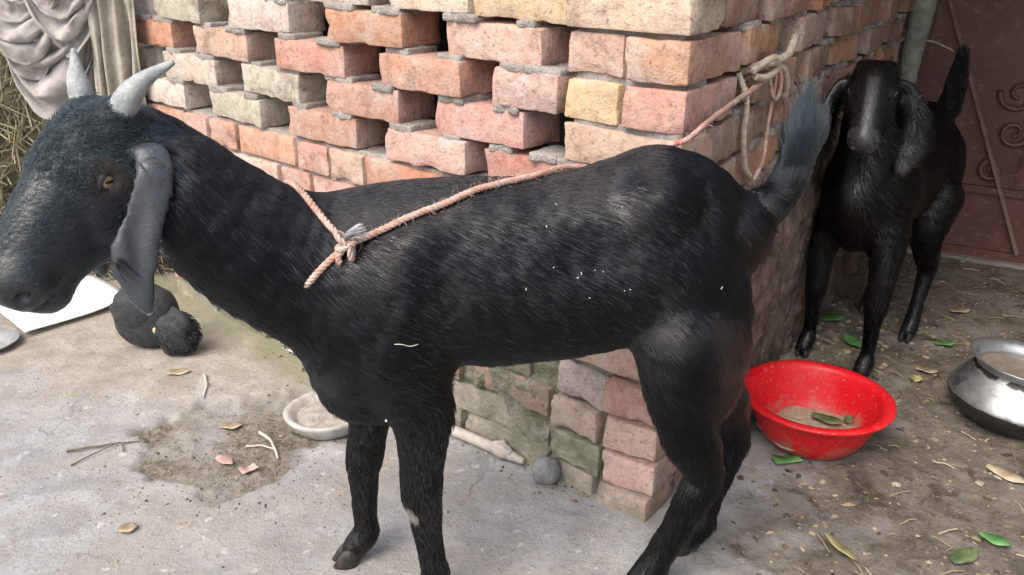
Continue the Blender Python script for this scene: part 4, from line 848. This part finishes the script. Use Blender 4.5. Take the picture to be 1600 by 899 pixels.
leaf(.862, 1.290, .075, .036, 30, M['dull'], 'dull leaf half in the mud with a green leaf beside it')
leaf(.940, 1.335, .055, .032, 140, M['green'], 'green leaf lying in the mud in front of the aluminium pot')
leaf(1.075, 1.545, .085, .022, -50, M['dry'], 'pale curled dry husk on the dirt below the aluminium pot', cat='husk', name='husk', roll=.4)
leaf(1.406, 2.437, .07, .035, 10, M['dry'], 'dry pale leaf on the ground near the gate threshold')
leaf(1.12, 2.03, .055, .034, -20, M['dry'], 'tan husk lying between the small goat and the aluminium pot', cat='husk', name='husk')
leaf(1.07, 1.98, .04, .03, 50, M['yellow'], 'yellowish scrap beside the tan husk near the aluminium pot', cat='scrap', name='scrap')
leaf(-.662, 1.735, .052, .032, 10, M['dry'], 'folded dry leaf in the middle of the dirt patch')
leaf(-.628, 1.578, .050, .026, -30, M['pinkpaper'], 'pinkish torn scrap on the dark dirt patch', cat='scrap', name='scrap', curl=.6)
leaf(-.566, 1.548, .036, .028, 40, M['pinkpaper'], 'small pinkish scrap at the rim of the dirt patch', cat='scrap', name='scrap', blunt=True)
leaf(-.738, 1.337, .036, .030, 20, M['dry'], 'tan flake lying on the open concrete', cat='flake', name='flake')
leaf(-.870, 1.965, .060, .022, 15, M['dry'], 'curled dry leaf on the dusty floor in front of the black pouch', roll=.3)

# ---- twigs
def twig(pts, r, mat, label, forks=()):
    P = spline(pts, 16); k = [tube(P, np.linspace(r, r*.5, 16), 7)]
    for f in forks: k.append(tube(spline(f, 10), np.linspace(r*.7, r*.35, 10), 6))
    V, F = join(k); V = V+.0012*np.stack([fbm(V, 60, q, 2) for q in (1, 2, 3)], -1); return solo('twig', V, F, mat, label, 'twig')
def gp(x, y, dz=.004): return (x, y, gz(x, y)+dz)
twig([gp(-.585, 1.70), gp(-.545, 1.655, .012), gp(-.515, 1.595, .006)], .0045, M['cane'], 'pale forked twig lying on the dirt patch beside the bowl', [[gp(-.60, 1.645), gp(-.56, 1.64, .01), gp(-.525, 1.62, .010)]])
twig([gp(-.985, 1.60), gp(-.90, 1.625, .008), gp(-.83, 1.655, .004)], .0028, M['heap'], 'thin dark forked twig on the concrete at the edge of the dirt', [[gp(-.95, 1.545), gp(-.915, 1.59, .006), gp(-.89, 1.628, .007)], [gp(-.86, 1.60), gp(-.87, 1.62, .006), gp(-.88, 1.634, .006)]])
twig([gp(-.80, 1.955), gp(-.775, 1.90, .006), gp(-.765, 1.845, .004)], .004, M['cane'], 'short pale twig lying on dusty floor behind the dirt patch')
twig([gp(-.62, 2.11), gp(-.56, 2.07, .01), gp(-.50, 2.06, .004)], .0035, M['cane'], 'thin curved twig on the floor under the goat\'s chest')
twig([(1.325, 2.93, .765), (1.36, 2.88, .775), (1.43, 2.86, .745)], .004, M['cane'], 'stiff straw stem poking out beside the gate post')

# ---- cane stick, mud ball and stone along the wall foot
P = np.array([gp(-.330, 1.832, .016), gp(-.200, 1.736, .016), gp(-.045, 1.622, .016), gp(.032, 1.566, .014)])
st = empty('cane_stick', gp(-.1, 1.70, 0), 'pale cane stick with a knotted lump lying along the wall foot', 'stick')
Q = spline(P, 40); t = np.linspace(0, 1, 40); V, F = tube(Q, np.where(t < .80, .0125, .0125-.006*(t-.8)/.2)*(1+.02*np.sin(t*40)), 12); mesh('shaft', V, F, M['cane'], st)
kc = Q[29]; V, F = sph((0, 0, 0), (.032, .019, .018), 4, .22, 12); a = math.atan2(-.6, .8); Rm = np.array([[math.cos(a), -math.sin(a), 0], [math.sin(a), math.cos(a), 0], [0, 0, 1]]); mesh('knotted_lump', V@Rm.T+kc+np.array([0, 0, .004]), F, M['cane'], st)
V, F = sph((.078, 1.515, gz(.078, 1.515)+.029), (.031, .031, .030), 8, .12, 14); solo('mud_ball', V, F, M['mud'], 'round grey mud ball at the tip of the cane stick', 'mud ball')
V, F = sph((.128, 1.538, gz(.13, 1.54)+.016), (.030, .022, .020), 18, .3, 12); solo('stone', V, F, M['mud'], 'flattish grey stone between the mud ball and the wall', 'stone')

# ---- old bowl with crusted feed
oc = (-.438, 1.752, gz(-.438, 1.752)); ob = empty('feeding_bowl', oc, 'shallow pale chipped bowl crusted with dirt beside the dirt patch', 'bowl')
V, F = lathe([(.001, .002), (.065, .002), (.085, .014), (.095, .036), (.098, .043), (.093, .048), (.082, .044), (.074, .030), (.058, .020), (.001, .018)], oc, 44, .02, 2); V[:, 2] += .004*fbm(V, 20, 5, 3)*(V[:, 2] > oc[2]+.012)
F.append(tuple(range(len(V)-44, len(V)))); mesh('shell', V, F, M['enamel'], ob)
V, F = lathe([(.077, .026), (.055, .029), (.03, .031), (.001, .030)], oc, 40, .02, 2); V[:, 2] += .004*fbm(V, 30, 6, 3); F = F[:-1]+[tuple(range(len(V)-40, len(V)))]; mesh('crusted_feed', V, F, M['bowldirt'], ob)

# ---- aluminium cooking pot
pc_ = np.array([1.215, 1.800, gz(1.2, 1.8)]); pot = empty('cooking_pot', pc_, 'dented aluminium cooking pot with sooty black base and flared rim', 'pot')
prof = [(.001, 0), (.085, .0), (.115, .010), (.140, .034), (.150, .058), (.148, .066), (.140, .082), (.122, .108), (.108, .124), (.104, .132), (.106, .142), (.122, .156), (.125, .159), (.121, .160), (.103, .146), (.099, .132), (.104, .122), (.118, .104), (.136, .080), (.143, .060), (.134, .038), (.110, .016), (.001, .012)]
V, F = lathe(prof, (0, 0, 0), 64, .004, 3); F.append(tuple(range(len(V)-64, len(V)))); so_ = 1-sstep(.050, .070, V[:, 2]); so_ = np.maximum(so_, .75*np.exp(-((V[:, 2]-.130)/.010)**2)*(np.hypot(V[:, 0], V[:, 1]) > .1034)); V = V+(.003*fbm(V, 12, 9, 2))[:, None]*V/.15  # sooty base, plus a dark ring round the outside of the neck
ty = R_(4); Rm = np.array([[math.cos(ty), 0, math.sin(ty)], [0, 1, 0], [-math.sin(ty), 0, math.cos(ty)]]); V2 = V@Rm.T; lift = -V2[:, 2].min(); mesh('shell', V2+pc_+[0, 0, lift], F, M['alu'], pot, True, dict(blackening=so_))
V, F = lathe([(.1012, .128), (.06, .129), (.001, .129)], (0, 0, 0), 48); F = F[:-1]+[tuple(range(len(V)-48, len(V)))]; solo('pot_water', V@Rm.T+pc_+[0, 0, lift], F, M['broth'], 'murky grain water filling the aluminium pot', 'water')

# ---- white sheet, tin dish, black pouch on the left
ns = 16; S1 = np.array([-1.382, 2.169]); e1 = np.array([.155, .175]); e2 = np.array([-.26, .245]); V = []
for k in (0, 1):
    for i in range(ns+1):
        for j in range(ns+1):
            p = S1+e1*(i/ns)*1.35+e2*(j/ns)*1.9; V.append((p[0], p[1], .012+.010*fbm(np.array([[p[0], p[1], 0.]]), 5, 4, 2)[0]+.012*abs(math.sin(j/ns*2.2+i/ns))-k*.0035))
I = np.arange((ns+1)**2).reshape(ns+1, ns+1); m = (ns+1)**2; F = [(I[i, j], I[i+1, j], I[i+1, j+1], I[i, j+1]) for i in range(ns) for j in range(ns)]; F += [tuple(m+a for a in f[::-1]) for f in F]
bd = [I[i, 0] for i in range(ns+1)]+[I[ns, j] for j in range(1, ns+1)]+[I[i, ns] for i in range(ns-1, -1, -1)]+[I[0, j] for j in range(ns-1, 0, -1)]
F += [(bd[a], m+bd[a], m+bd[(a+1) % len(bd)], bd[(a+1) % len(bd)]) for a in range(len(bd))]
V = np.array(V); V[:, 2] += max(0, .003-V[:, 2].min()); solo('white_sheet', V, F, M['paper'], 'stiff white sheet lying on the floor under the goat\'s muzzle', 'sheet')
dc = (-1.46, 2.11, gz(-1.46, 2.11)); V, F = lathe([(.001, .0), (.055, .0), (.082, .018), (.086, .021), (.083, .023), (.054, .006), (.001, .005)], dc, 36, .01); F.append(tuple(range(len(V)-36, len(V)))); solo('tin_dish', V, F, M['tin'], 'small grey tin dish on the floor in front of the white sheet', 'dish')
pb = np.array([-1.005, 2.125, gz(-1.0, 2.12)]); pouch = empty('pouch', pb, 'rounded black pouch with a golden button and fluffy tassel below the goat\'s ear', 'pouch')
V, F = sph((0, 0, 0), (1, 1, 1), 3, .05, 10, 22, 30); V = np.sign(V)*np.abs(V)**.86; V[:, 2] = np.where(V[:, 2] < 0, V[:, 2]*.95, V[:, 2]); mesh('bag', V*np.array([.088, .050, .098])+pb+[0, 0, .093], F, M['pouch'], pouch)
V, F = sph((0, 0, 0), (1, 1, 1), 6, .10, 10, 16, 24); mesh('flap', V*np.array([.070, .036, .060])+pb+[-.012, -.022, .120], F, M['pouch'], pouch)
V, F = sph(pb+np.array([.040, -.046, .070]), (.010, .006, .010)); mesh('button', V, F, M['brass'], pouch)
tb = pb+np.array([.094, -.040, .064]); th = [sph(tb, (.056, .044, .060), 5, .22, 10, 16, 22)]
for i in range(1600):
    d = unit(rng.normal(0, 1, 3)); P0 = tb+d*np.array([.048, .038, .052]); L = rng.uniform(.005, .014); P1 = P0+d*L*.6; P2 = P0+d*L+np.array([.006, 0, -.006])
    if P2[2] > pb[2]+.002: th.append(tube(np.array([P0, P1, P2]), .0011, 3, False))
V, F = join(th); mesh('fluffy_tassel', V, F, M['pouch'], pouch)

# ---- draped dusty cloth, sacking and straw heap beyond the wall's end
def sheet(fn, nu, nv, th=.002):
    U, Vv = np.meshgrid(np.linspace(0, 1, nu), np.linspace(0, 1, nv), indexing='ij'); P = fn(U, Vv); V = P.reshape(-1, 3); I = np.arange(nu*nv).reshape(nu, nv); f = np.stack([I[:-1, :-1], I[1:, :-1], I[1:, 1:], I[:-1, 1:]], -1).reshape(-1, 4)
    Nn = vnormals(V, f); m = len(V); bd = list(I[:, 0])+list(I[-1, 1:])+list(I[-2::-1, -1])+list(I[0, -2:0:-1]); F = [tuple(q) for q in f]+[tuple(m+a for a in q[::-1]) for q in f]+[(bd[a], m+bd[a], m+bd[(a+1) % len(bd)], bd[(a+1) % len(bd)]) for a in range(len(bd))]
    return np.concatenate([V, V-Nn*th]), F
def swag(U, Vv, x0, x1, yy, zt, dep, sag0, sag1, seed):
    x = x0+(x1-x0)*U; sg = (sag0+(sag1-sag0)*Vv)*4*U*(1-U); z = zt-.05*Vv-sg; n = np.stack([U*2, Vv*3, 0*U+seed], -1)
    y = yy+.02*np.sin(Vv*29+4*fbm(n, 1.5, seed, 2))*(.4+sg*3)-dep*np.sin(np.pi*Vv)*4*U*(1-U)+.02*fbm(n, 2., seed+5, 3); return np.stack([x+.01*fbm(n, 3, seed+9, 2), y, z+.008*np.sin(Vv*29+1)], -1)
cl = empty('draped_cloth', (-1.27, 2.52, .62), 'dusty grey net cloth hanging in swags at the wall\'s left end', 'cloth')
for i, a in enumerate(((-1.52, -1.15, 2.50, 1.02, .03, .08, .40, 1), (-1.50, -1.24, 2.47, .99, .04, .05, .26, 4), (-1.46, -1.16, 2.54, .93, .03, .10, .32, 7), (-1.36, -1.13, 2.44, 1.02, .02, .02, .22, 11))):
    V, F = sheet(lambda U, W, a=a: swag(U, W, *a), 44, 50); mesh('swag', V, F, M['net'], cl)
def drape(U, Vv): x = -1.205+.145*U+.01*np.sin(Vv*5); z = 1.08-.56*Vv; n = np.stack([U*3, Vv, 0*U], -1); return np.stack([x, 2.455+.018*np.sin(U*26+2*fbm(n, 1.5, 3, 2))*(.5+.5*Vv)+.02*fbm(n, 2, 8, 2), z], -1)
V, F = sheet(drape, 70, 40); solo('sacking', V, F, M['sack'], 'tan sacking hanging straight beside the left end of the brick wall', 'sacking')
# pole it hangs from
V, F = tube(spline([(-2.25, 2.62, 1.06), (-1.6, 2.53, 1.085), (-1.0, 2.50, 1.10)], 20), .016, 10); solo('hanging_pole', V, F, M['cane'], 'bamboo pole carrying the draped cloth and sacking', 'pole')
for q in (-2.2, -1.03):
    V, F = tube(np.array([(q, 2.60 if q < -2 else 2.535, -.02), (q, 2.585 if q < -2 else 2.53, 1.12)]), .02, 10); solo('pole_support', V, F, M['cane'], ('upright bamboo support carrying the cloth pole, away from the wall' if q < -2 else 'upright bamboo support carrying the cloth pole, against the brick wall'), 'support')
heap = empty('straw_heap', (-1.9, 2.95, 0), 'heap of dry straw behind the draped cloth', 'straw heap')
V, F = sph((-1.95, 3.05, .25), (.95, .50, .95), 3, .25, 10, 30, 40); mesh('core', V, F, M['heap'], heap)
hb = BVHTree.FromPolygons(V.tolist(), F); th = []; rn = []
for i in range(5200):
    p = np.array([rng.uniform(-2.5, -1.0), 1.8, rng.uniform(-.02, 1.25)]); h_ = hb.ray_cast(Vector(p), Vector((0, 1, 0)))
    if h_[0] is None or h_[0].z < 0: continue
    c = np.array(h_[0])+np.array(h_[1])*rng.uniform(0, .03); d = unit([rng.normal(0, .6), rng.normal(-.25, .3), rng.normal(-.5, .6)]); L = rng.uniform(.06, .22); P = np.array([c-d*L/2, c+np.array(h_[1])*.01, c+d*L/2+np.array([0, 0, -.01])]); P[:, 2] = np.maximum(P[:, 2], .004)
    q = tube(P, rng.uniform(.0012, .0026), 3, False); th.append(q); rn += [rng.random()]*len(q[0])
V, F = join(th); o = mesh('straw', V, F, M['straw'], heap, False, dict(rnd=np.array(rn))); o['kind'] = 'stuff'

# ---- litter trodden into the yard
th = []; rn = []
def scat(n, fx, size, flat_=.35):
    for i in range(n):
        x, y = fx(); s = size*rng.uniform(.4, 1.3); z = gz0(x, y); a = rng.uniform(0, 6.28); k = rng.integers(5, 7); V = [(0, 0, s*flat_*rng.uniform(.6, 1.1))]; el = rng.uniform(.35, 1)
        for j in range(k): b = 2*np.pi*j/k; r = s*rng.uniform(.7, 1.1); V.append((r*math.cos(b), r*el*math.sin(b), rng.uniform(-.002, .0015)))
        V = np.array(V); c, q = math.cos(a), math.sin(a); V = np.c_[V[:, 0]*c-V[:, 1]*q, V[:, 0]*q+V[:, 1]*c, V[:, 2]]+np.array([x, y, z]); th.append((V, [(0, 1+j, 1+(j+1) % k) for j in range(k)])); rn.extend([rng.random()]*len(V))
_gi = {}
def gz0(x, y):
    k = (round(x, 2), round(y, 2))
    if k not in _gi: _gi[k] = gz(*k)
    return _gi[k]
def right():
    while True:
        x, y = rng.uniform(.40, 1.75), rng.uniform(1.2, 3.0)
        if ((np.array([x, y])-cC)@(-rN)) > .03 and rng.random() < sstep(-.05, .3, x-.42-.3*(y-1.25)): return x, y
scat(2600, right, .0055, .5); scat(260, right, .013, .35)
scat(700, lambda: (rng.normal(-.62, .16), rng.normal(1.62, .14)), .0040, .6); scat(260, lambda: (rng.uniform(-1.3, .0), rng.uniform(1.2, 2.2)), .0030, .6); scat(900, lambda: (rng.uniform(-1.4, .5), rng.uniform(1.15, 2.3)), .0016, .7)
scat(60, lambda: (rng.normal(.55, .10), rng.normal(1.45, .10)), .010, .5); scat(90, lambda: (rng.normal(.95, .2), rng.normal(2.25, .2)), .016, .4); scat(130, lambda: (rng.normal(.97, .09), rng.normal(2.32, .16)), .013, .5); scat(150, lambda: tuple(cC-cN*abs(rng.normal(.02, .03))+cD*rng.uniform(.1, 1.2)), .006, .8)
V, F = join(th); solo('yard_litter', V, F, M['litter'], 'crumbs, husks and droppings trodden into the yard floor', 'litter', None, 'stuff', False, dict(rnd=np.array(rn)))
th = []; rn = []
for i in range(190):
    x, y = right(); a = rng.uniform(0, 3.14); L = rng.uniform(.015, .06); z = gz0(x, y)+.003; d = np.array([math.cos(a), math.sin(a), 0]); q = tube(np.array([np.array([x, y, z])-d*L/2, np.array([x, y, z+rng.uniform(.001, .006)]), np.array([x, y, z])+d*L/2]), rng.uniform(.0008, .0018), 4, False); th.append(q); rn += [rng.random()]*len(q[0])
V, F = join(th); solo('loose_straw', V, F, M['straw'], 'loose straw bits scattered over the dirt by the gate', 'straw', None, 'stuff', False, dict(rnd=np.array(rn)))
